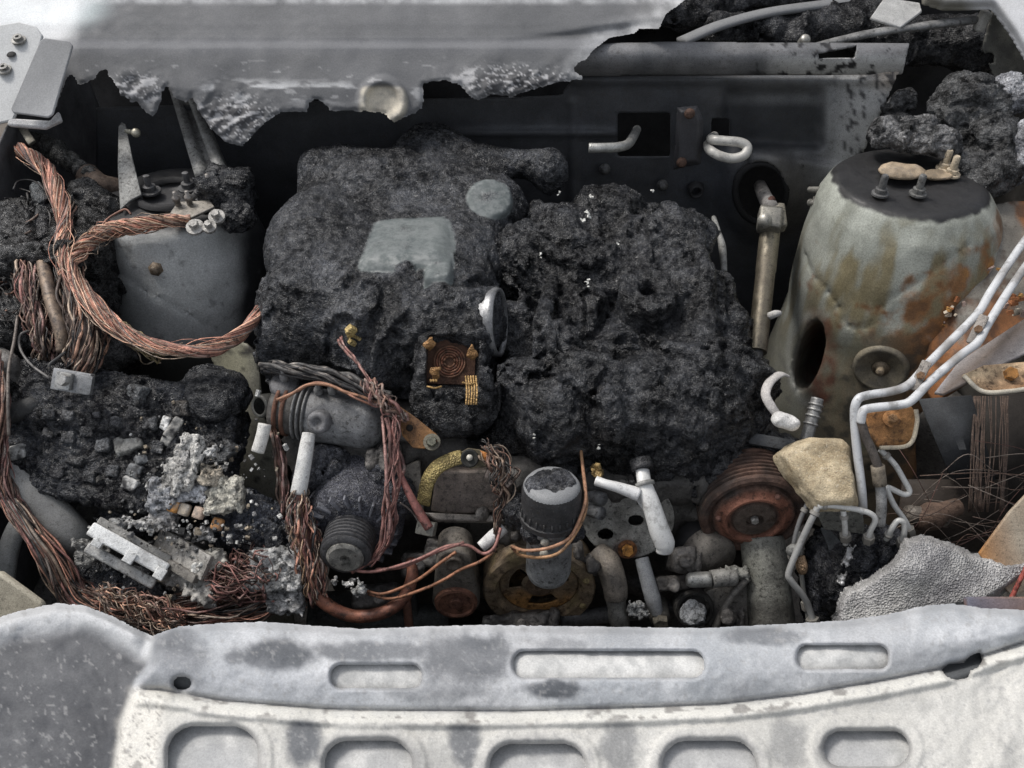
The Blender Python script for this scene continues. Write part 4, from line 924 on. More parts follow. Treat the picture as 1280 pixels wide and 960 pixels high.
tag(mesh_obj('charred_cable', V, Q, M_char, None, lambda V: lerp((.10, .11, .115), (.025, .025, .027), sstep(225, 275, pix(V)[1]))), 'grey to black charred cable end beside the thick copper cable', 'cable')
wires('wire_bundle', 'reddish strands hugging the thick cable above the harness', 'wire bundle', [(97, 250, -.02), (86, 275, -.03), (82, 300, -.03), (95, 330, -.03)], [.006, .009, .010, .008], 18, .0016, BROWN + TAN, twist=.3, seed=6)
rs_ = np.random.default_rng(11)
for k, lab in enumerate(('curled brown wires on the far left edge of the harness', 'looping blackened wires above the curled brown ones', 'loose springy wires at the left edge beside the frayed bundle')):
    g = G(); cx, cy = ((16, 300), (20, 268), (14, 365))[k]
    for i in range(26):
        c0 = np.array([cx + rs_.normal(0, 11), cy + rs_.normal(0, 14)]); a0 = rs_.uniform(0, 6.3); rr = rs_.uniform(8, 26); nA = rs_.uniform(1.2, 3.6)
        P_ = [(c0[0] + rr * math.cos(a0 + nA * s), c0[1] + rr * .8 * math.sin(a0 + nA * s) + 14 * s, -.01 - .04 * rs_.uniform() + .02 * s) for s in np.linspace(0, 1, 5)]
        cl = (BROWN + TAN, BLACK + BROWN[-1:] + TAN[-1:], BROWN + BLACK)[k]; g.add(tube(path(P_, 5), rs_.uniform(.0009, .0018), 5), np.array(cl[rs_.integers(len(cl))]) * rs_.uniform(.7, 1.3))
    tag(geo('curled_wires', g, M_wire), lab, 'wires')
def wire(label, pts, r, col, name='loose_wire', m=8, cat='wire'): return tag(geo(name, tube(path(pts, m), r, 7), M_wire, col=col), label, cat)
wire('thin curved wire rising to the bright copper cable near the bracket', [(122, 292, -.05), (133, 275, -.05), (150, 264, -.05), (158, 262, -.05), (164, 268, -.045)], .0016, (.22, .12, .09))
wire('long pale wire hanging down the far left edge', [(22, 395, -.03), (18, 425, -.04), (11, 460, -.05), (10, 500, -.05), (11, 545, -.05)], .0022, (.15, .13, .115))
wire('grey wire curving into the left side of the terminal block', [(44, 412, -.02), (26, 418, -.03), (25, 435, -.035), (38, 455, -.04), (62, 473, -.04)], .0018, (.14, .135, .13))
wire('dark bent wire looping over the terminal block corner', [(82, 440, -.04), (72, 448, -.05), (62, 456, -.055), (63, 464, -.05)], .0022, (.05, .05, .05))
# terminal block
tb = thing('terminal_block', 'grey metal terminal block with a nut below the strand bundle', 'terminal', PN(92, 490, -.04)); Rt = rot(48, 0, -14)
geo('block', box(PN(91, 477, -.05), (.055, .028, .010), Rt, .0015), M_metal, tb, col=(.26, .265, .27), smooth='auto')
geo('clip_plate', box(PN(80, 476, -.058), (.022, .022, .006), Rt, .001), M_metal, tb, col=(.33, .33, .32), smooth='auto')
geo('nut', hexnut(PN(82, 475, -.062), Rt[:, 2], .008, .009), M_metal, tb, col=(.36, .355, .34), smooth='auto')
geo('side_cap', box(PN(107, 481, -.058), (.020, .024, .006), Rt, .001), M_metal, tb, col=(.20, .205, .21), smooth='auto')
# dark ducts in the left gap
for q, lab, c_ in (([(-20, 528, .0), (30, 512, .0), (75, 492, .02)], 'dark metal bar crossing the gap under the harness, upper one', (.035, .036, .037)), ([(0, 560, .02), (40, 528, .02), (80, 505, .04)], 'dull grey bar crossing the gap under the harness, lower one', (.085, .088, .088)), ([(-10, 440, .02), (10, 452, .02), (26, 470, .05)], 'pale stub of pipe at the left edge under the curled wires', (.22, .21, .20))):
    tag(geo('cross_bar', tube(path(q), .014, 10), M_iron, col=c_), lab, 'bar')

# ---- fuse box, burnt to a crusted slab
fb = thing('fuse_box', 'burnt fuse box slab crusted black with grey relays on top', 'fuse box', PN(140, 640, .05))
Rf = rot(38, 6, -8)
pr = [('b', PN(128, 548, .03), np.array([.118, .088, .034]), .006, Rf), ('b', PN(118, 512, .025), np.array([.085, .03, .03]), .005, Rf), ('b', PN(60, 566, .045), np.array([.05, .045, .03]), .006, Rf), ('b', PN(250, 560, .035), np.array([.05, .06, .03]), .008, Rf), E(240, 620, .03, (.06, .04, .04)), E(180, 645, .02, (.06, .025, .03))]
V, Q = lump(pr, .005, .012, crust(.3, 17, .3), marg=.022, sub=1, fine=lambda V: 1.5 * crust_fine(1, 9)(V) + .0025 * fbm(V, 160, 2, 3))
mesh_obj('crusted_base', V, Q, M_char, fb, char_col((.006, .006, .0075), (.036, .038, .043), 9))
def bsurf(V):
    u, v = pix(V); t = (V - CAM) @ DIRV
    def q(px, py, r=7):
        m = (np.abs(u - px) < r) & (np.abs(v - py) < r); return PT(px, py, t[m].min()) if m.any() else PN(px, py)
    return q
fs = bsurf(V); rs_ = np.random.default_rng(3)
for (x, y, w, h_, a, c_) in ((170, 494, 24, 20, -8, (.10, .105, .11)), (22, 566, 19, 15, 20, (.36, .36, .35)), (128, 558, 18, 14, 15, (.11, .113, .118)), (160, 557, 34, 20, 30, (.17, .17, .16)), (175, 577, 18, 9, 20, (.13, .135, .14)), (168, 590, 19, 14, -8, (.13, .135, .14)), (162, 607, 20, 13, -12, (.36, .36, .35)), (93, 578, 22, 9, 0, (.045, .046, .048)), (120, 520, 10, 7, 20, (.05, .05, .055)), (225, 511, 20, 16, 12, (.06, .055, .05)), (213, 540, 13, 32, -18, (.24, .235, .22)), (207, 530, 12, 14, -10, (.48, .48, .47)), (270, 574, 26, 12, 20, (.07, .073, .076)), (285, 560, 20, 12, -30, (.11, .115, .12)), (60, 520, 16, 12, 8, (.05, .052, .056)), (84, 522, 15, 12, 5, (.07, .072, .076)), (108, 540, 16, 12, 8, (.05, .052, .056)), (84, 548, 16, 13, 10, (.06, .062, .066)), (58, 545, 15, 12, 6, (.045, .046, .05)), (145, 530, 15, 12, 12, (.06, .062, .066)), (186, 530, 16, 13, 10, (.07, .072, .076)), (112, 598, 17, 12, 5, (.05, .052, .056)), (140, 590, 16, 12, 8, (.055, .057, .06)), (70, 590, 16, 12, 5, (.05, .05, .053)), (195, 560, 15, 13, 4, (.06, .062, .066))):
    p = fs(x, y); k = 1.06e-3
    V, Q = lump([('b', p + DIRV * .008, np.array([w * k, h_ * k * 1.2, .020]) / 2, .002, Rf @ rot(rs_.normal(0, 9), rs_.normal(0, 9), a))], .0018, .002, lambda X: .0022 * fbm(X, 120, 3, x) + .0008 * fbm(X, 420, 2, y), marg=.008)
    mesh_obj('relay', V, Q, M_char if c_[0] < .12 else M_iron, fb, lambda V, c_=c_: lerp(np.array(c_) * 1.25, (.03, .03, .032), sstep(.05, .4, fbm(V, 90, 3, 4))))
# round dark cap behind the fuse box
pr = [('y', PN(268, 505, .05), PN(266, 490, .02), .042), ('e', PN(268, 495, .03), (.045, .04, .03))]
V, Q = lump(pr, .004, .008, crust(.3, 2), marg=.015, sub=1, fine=crust_fine(.5, 2)); tag(mesh_obj('burnt_round_cap', V, Q, M_char, None, (.022, .023, .026)), 'round dark burnt cap behind the fuse box near the rail', 'cap')
# melted white and grey ash pieces on the fuse box right end
def chunk(px, py, size, lab, col, seed, d=-.04, R=None, matl=None, name='ash_chunk', cat='ash', h=.0025, amp=1.7):
    size = np.asarray(size, float); V, Q = lump([('b', PN(px, py, d), size, min(size) * .5, rot(45, 0, 0) if R is None else R)], h, .005, lambda X: amp * (.005 * fbm(X, 90, 3, seed) + .003 * ridge(X, 150, 2, seed)), marg=.01, sub=1 if max(size) < .045 else 0)
    c = lambda V: lerp(np.array(col) * .55, np.array(col) * 1.15, np.clip(.5 + 1.2 * fbm(V, 110, 3, seed + 1), 0, 1))
    return tag(mesh_obj(name, V, Q, matl or M_ash, None, c), lab, cat)
W_ = (.60, .59, .56); GY = (.40, .41, .43)
chunk(238, 578, (.013, .040, .010), 'upright white ash slab with a dark slit on the fuse box', W_, 1, R=rot(45, 0, -8))
chunk(218, 597, (.017, .022, .010), 'white ash lump left of the upright ash slab', W_, 2, R=rot(45, 0, -30))
chunk(228, 567, (.012, .016, .010), 'rounded pale ash knob at the top of the slab', (.46, .45, .43), 3)
chunk(205, 618, (.020, .022, .010), 'bluish grey ash lump at the lower left of the slab', GY, 4)
chunk(240, 617, (.022, .012, .009), 'ribbed bluish ash piece under the upright slab', GY, 5)
chunk(265, 595, (.014, .014, .010), 'cream ash nugget right of the upright slab', (.55, .49, .40), 6)
chunk(282, 618, (.026, .024, .012), 'crumbly cream ash heap at the right end of the fuse box', (.55, .53, .46), 7)
chunk(262, 567, (.012, .008, .008), 'small bright ash flake above the cream nugget', (.62, .62, .61), 8)
chunk(203, 650, (.022, .014, .010), 'grey porous ash piece below the orange fuses', (.42, .41, .40), 9)
chunk(165, 655, (.030, .008, .008), 'thin white ash crust along the fuse box lower edge', (.55, .55, .54), 10)
chunk(254, 666, (.012, .010, .008), 'little white ash bit beside the orange fuse', (.55, .55, .55), 12)
for x, y, c_, lab in ((218, 633, (.52, .25, .07), 'orange melted fuse, first of the row'), (231, 637, (.50, .42, .32), 'pale tan fuse between orange and white ones'), (249, 641, (.60, .46, .36), 'cream and white fuse at the row end'), (272, 655, (.58, .30, .13), 'single orange fuse apart from the row')):
    tag(geo('melted_fuse', box(PN(x, y, -.045), (.014, .016, .012), rot(40, 8, -18), .0035), M_white, col=lambda V, c_=c_: lerp(c_, (.6, .55, .48), sstep(.1, .5, fbm(V, 160, 3, 4)))), lab, 'fuse')
# grey pipe, rail and headlamp shell at lower left
tag(geo('grey_pipe', tube(path([(-10, 570, .02), (20, 598, .0), (55, 632, -.005), (92, 672, .0), (110, 695, .03)]), [.022, .024, .025, .025, .022], 20), M_body, col=lambda V: lerp((.18, .18, .175), (.28, .28, .27), np.clip(.5 + fbm(V, 30, 3, 2), 0, 1))), 'thick smooth grey pipe under the lower left of the fuse box', 'pipe')
tag(geo('curved_rail', tube(path([(32, 640, .02), (20, 662, .0), (10, 692, .0), (4, 740, .01)]), [.012, .014, .015, .015], 12, flat=.6), M_body, col=(.24, .245, .24)), 'curved grey rail at the lower left edge beside a dark gap', 'rail')
tag(geo('lamp_shell', slab([PN(-40, 712, -.14), PN(0, 716, -.14), PN(52, 754, -.15), PN(60, 790, -.15), PN(-40, 800, -.15)], .012), M_body, col=(.36, .33, .26), smooth='auto', bevel=.004), 'beige corner of a lamp shell at the lower left edge', 'lamp shell')
# connector strip and control module remains
cs = thing('connector_strip', 'bright white connector strip with three square tabs under the fuse box', 'connector', PN(160, 720, -.03))
d0, d1 = PN(116, 662, -.06), PN(206, 712, -.055); ax_ = nrm(d1 - d0); side = nrm(np.cross(ax_, CAM - d0)); up_ = np.cross(side, ax_); Rc = np.stack([ax_, np.cross(up_ / np.linalg.norm(up_), ax_), nrm(up_)], 1)
geo('white_bar', box((d0 + d1) / 2, (np.linalg.norm(d1 - d0) * 1.06, .018, .018), Rc, .003), M_white, cs, col=(.72, .73, .72))
geo('lower_rail', box((d0 + d1) / 2 + PN(150, 712, -.05) - PN(160, 692, -.05), (np.linalg.norm(d1 - d0) * .95, .014, .012), Rc, .003), M_iron, cs, col=(.40, .40, .39))
geo('upper_rail', box((d0 + d1) / 2 + PN(170, 680, -.04) - PN(163, 692, -.05), (np.linalg.norm(d1 - d0) * 1.0, .010, .012), Rc, .002), M_iron, cs, col=(.28, .275, .26))
for q in ((123, 677), (162, 697), (200, 717)): geo('tab', box(PN(q[0], q[1], -.068), (.013, .015, .008), Rc, .001), M_white, cs, col=(.68, .69, .68))
chunk(120, 690, (.028, .016, .010), 'grey burnt corner piece under the white connector strip', (.30, .30, .29), 21, d=-.035)
md = thing('control_module', 'crumpled grey metal module beside the white connector strip', 'module', PN(240, 735, -.03)); Rm = rot(42, 0, -32)
geo('module_lid', box(PN(228, 692, -.045), (.092, .034, .008), Rm, .002), M_iron, md, col=(.34, .325, .30), smooth='auto')
geo('module_side', box(PN(218, 706, -.045), (.090, .012, .02), Rm, .002), M_iron, md, col=(.16, .15, .135), smooth='auto')
geo('end_bracket', box(PN(266, 706, -.04), (.02, .034, .012), Rm, .002), M_metal, md, col=(.27, .26, .24), smooth='auto')
chunk(238, 727, (.045, .018, .012), 'crumbled grey casting at the end of the metal module', (.33, .32, .30), 22, d=-.045, R=rot(42, 0, -32), matl=M_iron, name='casting_piece', cat='casting')
chunk(272, 700, (.016, .014, .012), 'small crumpled bracket clump right of the module', (.30, .29, .26), 23, d=-.05, matl=M_iron, name='casting_piece', cat='casting')
chunk(250, 712, (.012, .020, .012), 'pale rounded knob on the module casting', (.44, .44, .42), 24, d=-.055, matl=M_metal, name='casting_piece', cat='casting')
V, Q = lump([E(150, 735, -.01, (.05, .03, .025)), E(180, 745, -.015, (.03, .02, .02)), E(110, 725, 0, (.03, .02, .03))], .004, .01, crust(.5, 5), sub=1, fine=crust_fine(1, 2)); tag(mesh_obj('charred_clump', V, Q, M_char, None, char_col((.03, .03, .034), (.10, .105, .115), 2)), 'dark charred clump under the grey corner of the connector', 'clump')
# long harness along the lower left
wires('wire_harness', 'long rust-brown wire harness sweeping along the bottom left', 'wire harness', [(-15, 590, -.03), (15, 635, -.04), (60, 690, -.05), (100, 745, -.05), (160, 768, -.05), (230, 768, -.045), (300, 752, -.045), (355, 735, -.04), (400, 745, -.03)], [.006, .008, .010, .015, .018, .020, .022, .018, .012], 130, .0012, RED + BROWN + COPPER[:2] + BLACK[:2] + TAN[:1], twist=.5, seed=21, m=8, wob=.55)
wires('wire_harness', 'brown strand bundle rising along the left edge', 'wire harness', [(-8, 440, -.02), (0, 500, -.03), (-2, 560, -.03), (6, 610, -.03), (40, 660, -.03)], [.008, .010, .012, .013, .012], 60, .0012, BROWN + RED + BLACK[:1], twist=.6, seed=22, m=8)
wires('wire_bundle', 'tangle of red strands spreading right of the module', 'wire bundle', [(262, 735, -.05), (295, 722, -.055), (330, 712, -.05), (345, 716, -.045)], [.016, .024, .026, .016], 90, .0009, RED + BROWN + BLACK[:1], twist=.3, seed=23, wob=.5)
wires('wire_bundle', 'fan of fine frayed wires along the panel edge at lower left', 'wire bundle', [(120, 740, -.06), (160, 762, -.065), (200, 772, -.07), (232, 776, -.07)], [.012, .018, .018, .012], 80, .0008, COPPER + BROWN + TAN, twist=.3, seed=24, wob=.6)
chunk(347, 712, (.034, .030, .016), 'fluffy white ash clump left of the copper trunk, upper', (.50, .50, .49), 31, d=-.055, amp=1.5); chunk(358, 742, (.026, .026, .014), 'fluffy grey-white ash clump left of the copper trunk, lower', (.44, .44, .44), 32, d=-.055, amp=1.5)
chunk(322, 725, (.018, .012, .010), 'small grey ash clump among the red strands', (.40, .39, .38), 33, d=-.06)
V, Q = lump([E(318, 665, .0, (.05, .04, .045)), E(335, 690, .0, (.035, .03, .035)), E(300, 640, .01, (.03, .03, .03)), E(310, 700, .01, (.03, .03, .03)), ('b', PN(362, 690, .0), np.array([.018, .02, .04]), .006)], .004, .015, crust(.7, 6), marg=.02, sub=1, fine=crust_fine(1, 5)); tag(mesh_obj('glossy_char_lump', V, Q, M_char, None, char_col((.013, .014, .018), (.055, .06, .072), 4)), 'glossy black char lump between the fuse box and copper trunk', 'char lump')

# loose crumbs of ash and char strewn over the fuse box and connectors
rs_ = np.random.default_rng(99); g = G(); n_ = 0
while n_ < 620:
    if n_ < 420: x, y = rs_.normal(245, 45), rs_.normal(618, 45)
    else: x, y = rs_.uniform(100, 380), rs_.uniform(640, 760)
    n_ += 1
    if x < 30 or y > 768 or y < 480: continue
    p = fs(x, y, 6) if y < 650 and x < 305 else PN(x, y, -.055); r = rs_.uniform(.0012, .0052) * (1 if rs_.uniform() < .8 else 1.6)
    c_ = ((.50, .50, .48), (.30, .30, .30), (.12, .115, .11), (.05, .05, .05), (.40, .34, .26), (.58, .58, .56))[rs_.integers(6)]
    g.add(box(p - DIRV * .002, rs_.uniform(.4, 1.2, 3) * r, rot(*rs_.uniform(0, 180, 3))), np.array(c_) * rs_.uniform(.7, 1.1))
tag(geo('ash_crumbs', g, M_ash, None, smooth=False), 'loose ash and char crumbs strewn around the fuse box end', 'ash', kind='stuff')

# ================================================================== CENTRE FRONT: ACCESSORIES
FRONT = np.array([0.0, -1.0, 0.06])
def rustc(hi, lo, fr=60, seed=1): return lambda V: lerp(lo, hi, np.clip(.5 + 1.3 * fbm(V, fr, 4, seed), 0, 1))
# electric pump lying left of the alternator
pm = thing('pump_motor', 'sooty cylindrical pump motor lying across above the alternator', 'pump', PN(410, 555, .03))
a0, a1 = PN(345, 512, .01), PN(480, 530, .0); pax = nrm(a1 - a0); Lp = np.linalg.norm(a1 - a0)
geo('motor_body', lathe([(0, .045), (.030, .045), (.034, .05), (.036, .06), (.036, Lp - .02), (.033, Lp - .008), (.022, Lp), (0, Lp)], a0, pax, 36), M_iron, pm, col=rustc((.21, .215, .22), (.08, .08, .082), 50, 2))
geo('end_bell', lathe([(0, -.006), (.026, -.004), (.029, .0), (.031, .02), (.031, .046), (0, .046)], a0, pax, 30), M_iron, pm, col=rustc((.10, .095, .09), (.04, .035, .03), 60, 3))
for k, h0 in enumerate((.004, .014)): geo('clamp_ring', lathe([(.030, h0), (.034, h0 + .001), (.034, h0 + .005), (.030, h0 + .006)], a0, pax, 30), M_rust, pm, col=(.13, .065, .045))
for k, h0 in enumerate((.030, .037, .044)): geo('rib', lathe([(.030, h0), (.037, h0 + .0005), (.037, h0 + .003), (.030, h0 + .0035)], a0, pax, 30), M_iron, pm, col=(.15, .15, .15))
geo('boss', lathe([(0, .002), (.006, .002), (.007, .005), (.012, .005), (.015, .002), (.016, -.01)], PN(398, 528, -.036), (-.2, -.9, .5), 24), M_iron, pm, col=(.16, .16, .165))
geo('inlet_port', lathe([(.011, .0), (.014, .002), (.016, -.002), (.015, -.03), (.010, -.03), (.0, -.028)], PN(324, 508, -.005), (-.55, -.7, .45), 22), M_iron, pm, col=(.05, .05, .045))
for q in ((355, 470), (398, 488), (415, 487)): geo('stud', lathe([(.006, -.012), (.006, .004), (.0035, .005), (.0035, .016), (0, .016)], PN(q[0], q[1], -.025), (.1, -.3, 1), 10), M_iron, pm, col=(.16, .16, .16))
geo('top_flange', lathe([(0, .006), (.016, .006), (.019, .003), (.019, -.004), (.015, -.02)], PN(355, 482, -.01), (.1, -.3, 1), 22), M_iron, pm, col=(.10, .10, .105))
wires('wire_bundle', 'charred black cable run lying over the pump motor', 'wire bundle', [(325, 458, -.03), (365, 462, -.035), (410, 470, -.04), (450, 484, -.045), (488, 498, -.045)], [.006, .009, .010, .010, .008], 30, .002, BLACK, twist=.6, seed=41)
wire('bright copper wire draped over the front of the pump motor', [(346, 500, -.045), (365, 492, -.05), (385, 481, -.055), (410, 481, -.055), (432, 490, -.055), (455, 497, -.05), (476, 506, -.045)], .0022, (.30, .16, .10))
wire('second copper wire beside it over the pump motor', [(350, 502, -.04), (372, 489, -.05), (395, 478, -.05), (420, 484, -.05), (445, 498, -.055), (470, 508, -.05)], .0016, (.26, .13, .09))
# white pipes
tag(geo('white_pipe', tube(path([(386, 542, -.03), (383, 560, -.035), (378, 590, -.04), (373, 616, -.04)]), [.0085, .0095, .010, .0105], 16), M_white, col=(.62, .62, .60)), 'white ash-coated pipe standing on the copper trunk below the pump', 'pipe')
tag(geo('white_pipe', tube(path([(331, 530, -.03), (328, 545, -.03), (322, 565, -.03)]), .0085, 16, hollow=True), M_white, col=(.62, .61, .58)), 'short white pipe stub with a broken end beside the rail', 'pipe')
tag(geo('white_pipe', tube(path([(630, 659, -.04), (616, 671, -.045), (601, 684, -.05)]), [.008, .009, .0075], 14), M_white, col=(.66, .66, .65)), 'short white pipe crossed by red wires left of the filter', 'pipe')
wires('copper_wire_bundle', 'thick frayed copper trunk dropping from the white pipe', 'wire bundle', [(374, 612, -.04), (373, 640, -.045), (380, 672, -.05), (388, 705, -.055), (394, 738, -.055), (400, 752, -.05)], [.010, .014, .017, .015, .012, .010], 130, .0010, COPPER + RED + TAN + BLACK[:1] + [(.4, .26, .16)], twist=.3, seed=43, wob=.4, core=(.1, .045, .035))
wires('wire_bundle', 'dark red strands running down the pale rail', 'wire bundle', [(340, 535, -.01), (350, 570, -.01), (354, 610, -.01), (358, 650, -.01)], [.004, .006, .007, .008], 18, .0015, BROWN + RED, twist=.3, seed=44)
tag(geo('red_cable', tube(path([(384, 715, -.05), (392, 738, -.055), (412, 758, -.06), (442, 770, -.06), (478, 766, -.06), (504, 748, -.05), (515, 722, -.04), (514, 700, -.02)], 10), [.008, .009, .0085, .0085, .0085, .008, .007], 12), M_wire, col=rustc((.23, .095, .06), (.12, .05, .035), 60, 4)), 'thick rust-red cable looping below the alternator', 'cable')
# alternator
al = thing('alternator', 'black finned alternator with ribbed belt pulley and grey hub', 'alternator', PN(445, 715, .06)); ac = PN(440, 662, -.025); aax = nrm(np.array([-.03, -1, .10]))
geo('case', lathe([(0, -.10), (.062, -.10), (.066, -.09), (.066, -.01), (.060, .0), (.05, .006), (.03, .008), (0, .008)], ac, aax, 40), M_char, al, col=(.07, .072, .085))
for k in range(20):
    a = 2 * math.pi * k / 20; R_ = rotax(aax); p = ac + R_[:, 0] * .052 * math.cos(a) + R_[:, 1] * .052 * math.sin(a) + aax * .006
    geo('fan_fin', box(p, (.020, .003, .010), R_ @ rot(0, 0, math.degrees(a) + 18), .001), M_iron, al, col=(.15, .155, .175), smooth='auto')
pp_ = [(0, .002), (.030, .002)]
for k in range(6): pp_ += [(.0335, .008 + .006 * k), (.0335, .0105 + .006 * k), (.0305, .012 + .006 * k)]
pp_ += [(.033, .046), (.030, .049), (.0245, .050), (.022, .046)]
geo('belt_pulley', lathe(pp_, ac, aax, 44), M_iron, al, col=(.06, .06, .063), smooth='auto')
geo('hub', lathe([(.0235, .044), (.024, .052), (.020, .055), (.006, .054), (.005, .046), (0, .046)], ac, aax, 32), M_iron, al, col=rustc((.28, .27, .245), (.13, .13, .12), 160, 2), smooth='auto')
for q in ((392, 598), (412, 582), (474, 598), (496, 620)):
    V, Q = lump([E(q[0], q[1], .0, (.026, .02, .024))], .004, .01, crust(.6, q[0]), sub=1, fine=crust_fine(1, 3)); mesh_obj('charred_casing', V, Q, M_char, al, (.07, .072, .082))
for k in range(7):
    x = 392 + 6 * k; geo('cooling_fin', tube(path([(x, 590 - k, .0), (x + 5, 605, -.012), (x + 14, 618, -.008)]), .0022, 6), M_iron, al, col=(.16, .16, .165))
# rusty bracket with bolt
rb = thing('rusty_bracket', 'flat rusty bracket with a bolt in its corner, beneath the wire fan', 'bracket', PN(520, 560, -.02))
geo('plate', slab([PN(487, 503, -.045), PN(497, 506, -.045), PN(520, 522, -.05), PN(546, 543, -.055), (PN(549, 553, -.055)), PN(530, 561, -.055), PN(516, 560, -.055), PN(503, 545, -.05), PN(498, 528, -.05)], .004), M_rust, rb, col=rustc((.30, .15, .055), (.10, .055, .03), 45, 2), smooth='auto', bevel=.001)
geo('bolt', G().add(lathe([(.011, 0), (.011, .003), (.007, .003)], PN(540, 553, -.056), (0, -.5, .8), 18), (.13, .12, .09)).add(hexnut(PN(540, 553, -.058), (0, -.5, .8), .0068, .007), (.12, .12, .09)), M_iron, rb, smooth='auto')
geo('bolt_hole', lathe([(0, .001), (.004, .001), (.0045, 0)], PN(512, 535, -.052), nrm(CAM - PN(512, 535)), 14), M_soot, rb, col=(.015, .012, .01))
# wires fanning down over it
wires('wire_bundle', 'fan of thin red wires hanging down past the rusty bracket', 'wire bundle', [(483, 500, -.06), (488, 530, -.07), (490, 565, -.07), (488, 600, -.07), (484, 640, -.07), (478, 675, -.065), (462, 706, -.06)], [.005, .009, .011, .012, .012, .009, .004], 11, .0014, RED, twist=.2, seed=51, wob=.5)
wires('wire_bundle', 'thin copper pair running from the brass crumbs down to the bracket', 'wire bundle', [(424, 420, -.05), (428, 432, -.055), (445, 450, -.06), (462, 474, -.06), (478, 498, -.06)], [.003, .003, .003, .004, .005], 4, .0014, RED + COPPER, twist=.5, seed=52, wob=.2)
wires('wire_bundle', 'knot of brown wires where the pump cables meet the bracket', 'wire bundle', [(455, 478, -.055), (475, 494, -.06), (492, 512, -.065), (508, 528, -.06)], [.008, .012, .010, .004], 18, .0013, BROWN + RED, twist=.8, seed=53, wob=.5)
rt_ = thing('red_sheathed_lead', 'stiff pink-red lead ending in a small grey connector', 'lead', PN(530, 670, -.05))
geo('sheath', tube(path([(500, 592, -.06), (512, 618, -.065), (524, 640, -.065), (536, 660, -.065)]), [.0035, .005, .006, .006], 10), M_wire, rt_, col=(.26, .11, .095)); geo('connector', box(PN(533, 660, -.055), (.024, .018, .016), rot(45, 0, -15), .002), M_iron, rt_, col=(.15, .145, .125), smooth='auto')
wire('thin grey wire crossing to the small grey connector', [(500, 628, -.05), (515, 640, -.055), (528, 660, -.06)], .0013, (.12, .1, .09))
# brass braided strap with eye
bs_ = thing('braided_strap', 'flat brass braided strap curving to an eye lug', 'strap', PN(545, 630, -.03)); P_ = path([(529, 630, -.045), (532, 612, -.05), (537, 597, -.055), (548, 583, -.055), (566, 574, -.05), (578, 571, -.05)])
V, Fq = tube(P_, .0095, 12, flat=.35); geo('braid', (V, Fq), M_mesh, bs_, col=rustc((.40, .32, .13), (.22, .17, .07), 140, 3))
for k in range(4):
    T_, N_, B_ = frames(P_); geo('braid_ridge', tube(P_ + N_ * (.0065 - .0043 * k) + B_ * .0034, .0016, 6), M_mesh, bs_, col=(.42, .34, .15))
eg = slab([PN(x, y, -.045) for x, y in ((575, 566), (585, 560), (600, 562), (610, 566), (616, 578), (606, 584), (588, 586), (576, 580))], .004)
geo('eye_lug', eg, M_iron, bs_, col=rustc((.17, .14, .08), (.09, .075, .05), 80, 2), smooth='auto', bevel=.001)
geo('eye_hole', lathe([(.0, .0), (.008, .001), (.010, .003), (.0115, .002), (.012, -.002)], PN(587, 573, -.052), nrm(CAM - PN(587, 573)), 20), M_soot, bs_, col=(.02, .02, .018)); geo('eye_pin', ball(PN(587, 572, -.055), .0042), M_white, bs_, col=(.5, .48, .42))
geo('rust_spot', slab([PN(x, y, -.052) for x, y in ((600, 563), (609, 566), (613, 577), (606, 576))], .002), M_rust, bs_, col=(.42, .17, .05))
# brown cover plate
cp = thing('front_cover', 'dull brown metal cover plate in the middle below the servo', 'cover', PN(580, 650, .03))
geo('plate', slab([PN(545, 590, -.02), PN(612, 588, -.02), PN(640, 598, -.02), PN(642, 640, -.01), PN(560, 645, -.01), PN(538, 640, -.01)], .02), M_iron, cp, col=rustc((.17, .14, .12), (.07, .06, .054), 40, 3), smooth='auto', bevel=.003)
geo('edge_flange', slab([PN(498, 585, .0), PN(525, 575, .0), PN(530, 640, .0), PN(522, 640, .0), PN(500, 612, .0)], .012), M_iron, cp, col=(.17, .155, .135), smooth='auto', bevel=.002)
geo('lower_ledge', slab([PN(530, 640, -.02), PN(640, 645, -.02), PN(640, 652, -.025), (PN(545, 650, -.025))], .012), M_iron, cp, col=(.17, .155, .14), smooth='auto', bevel=.002)
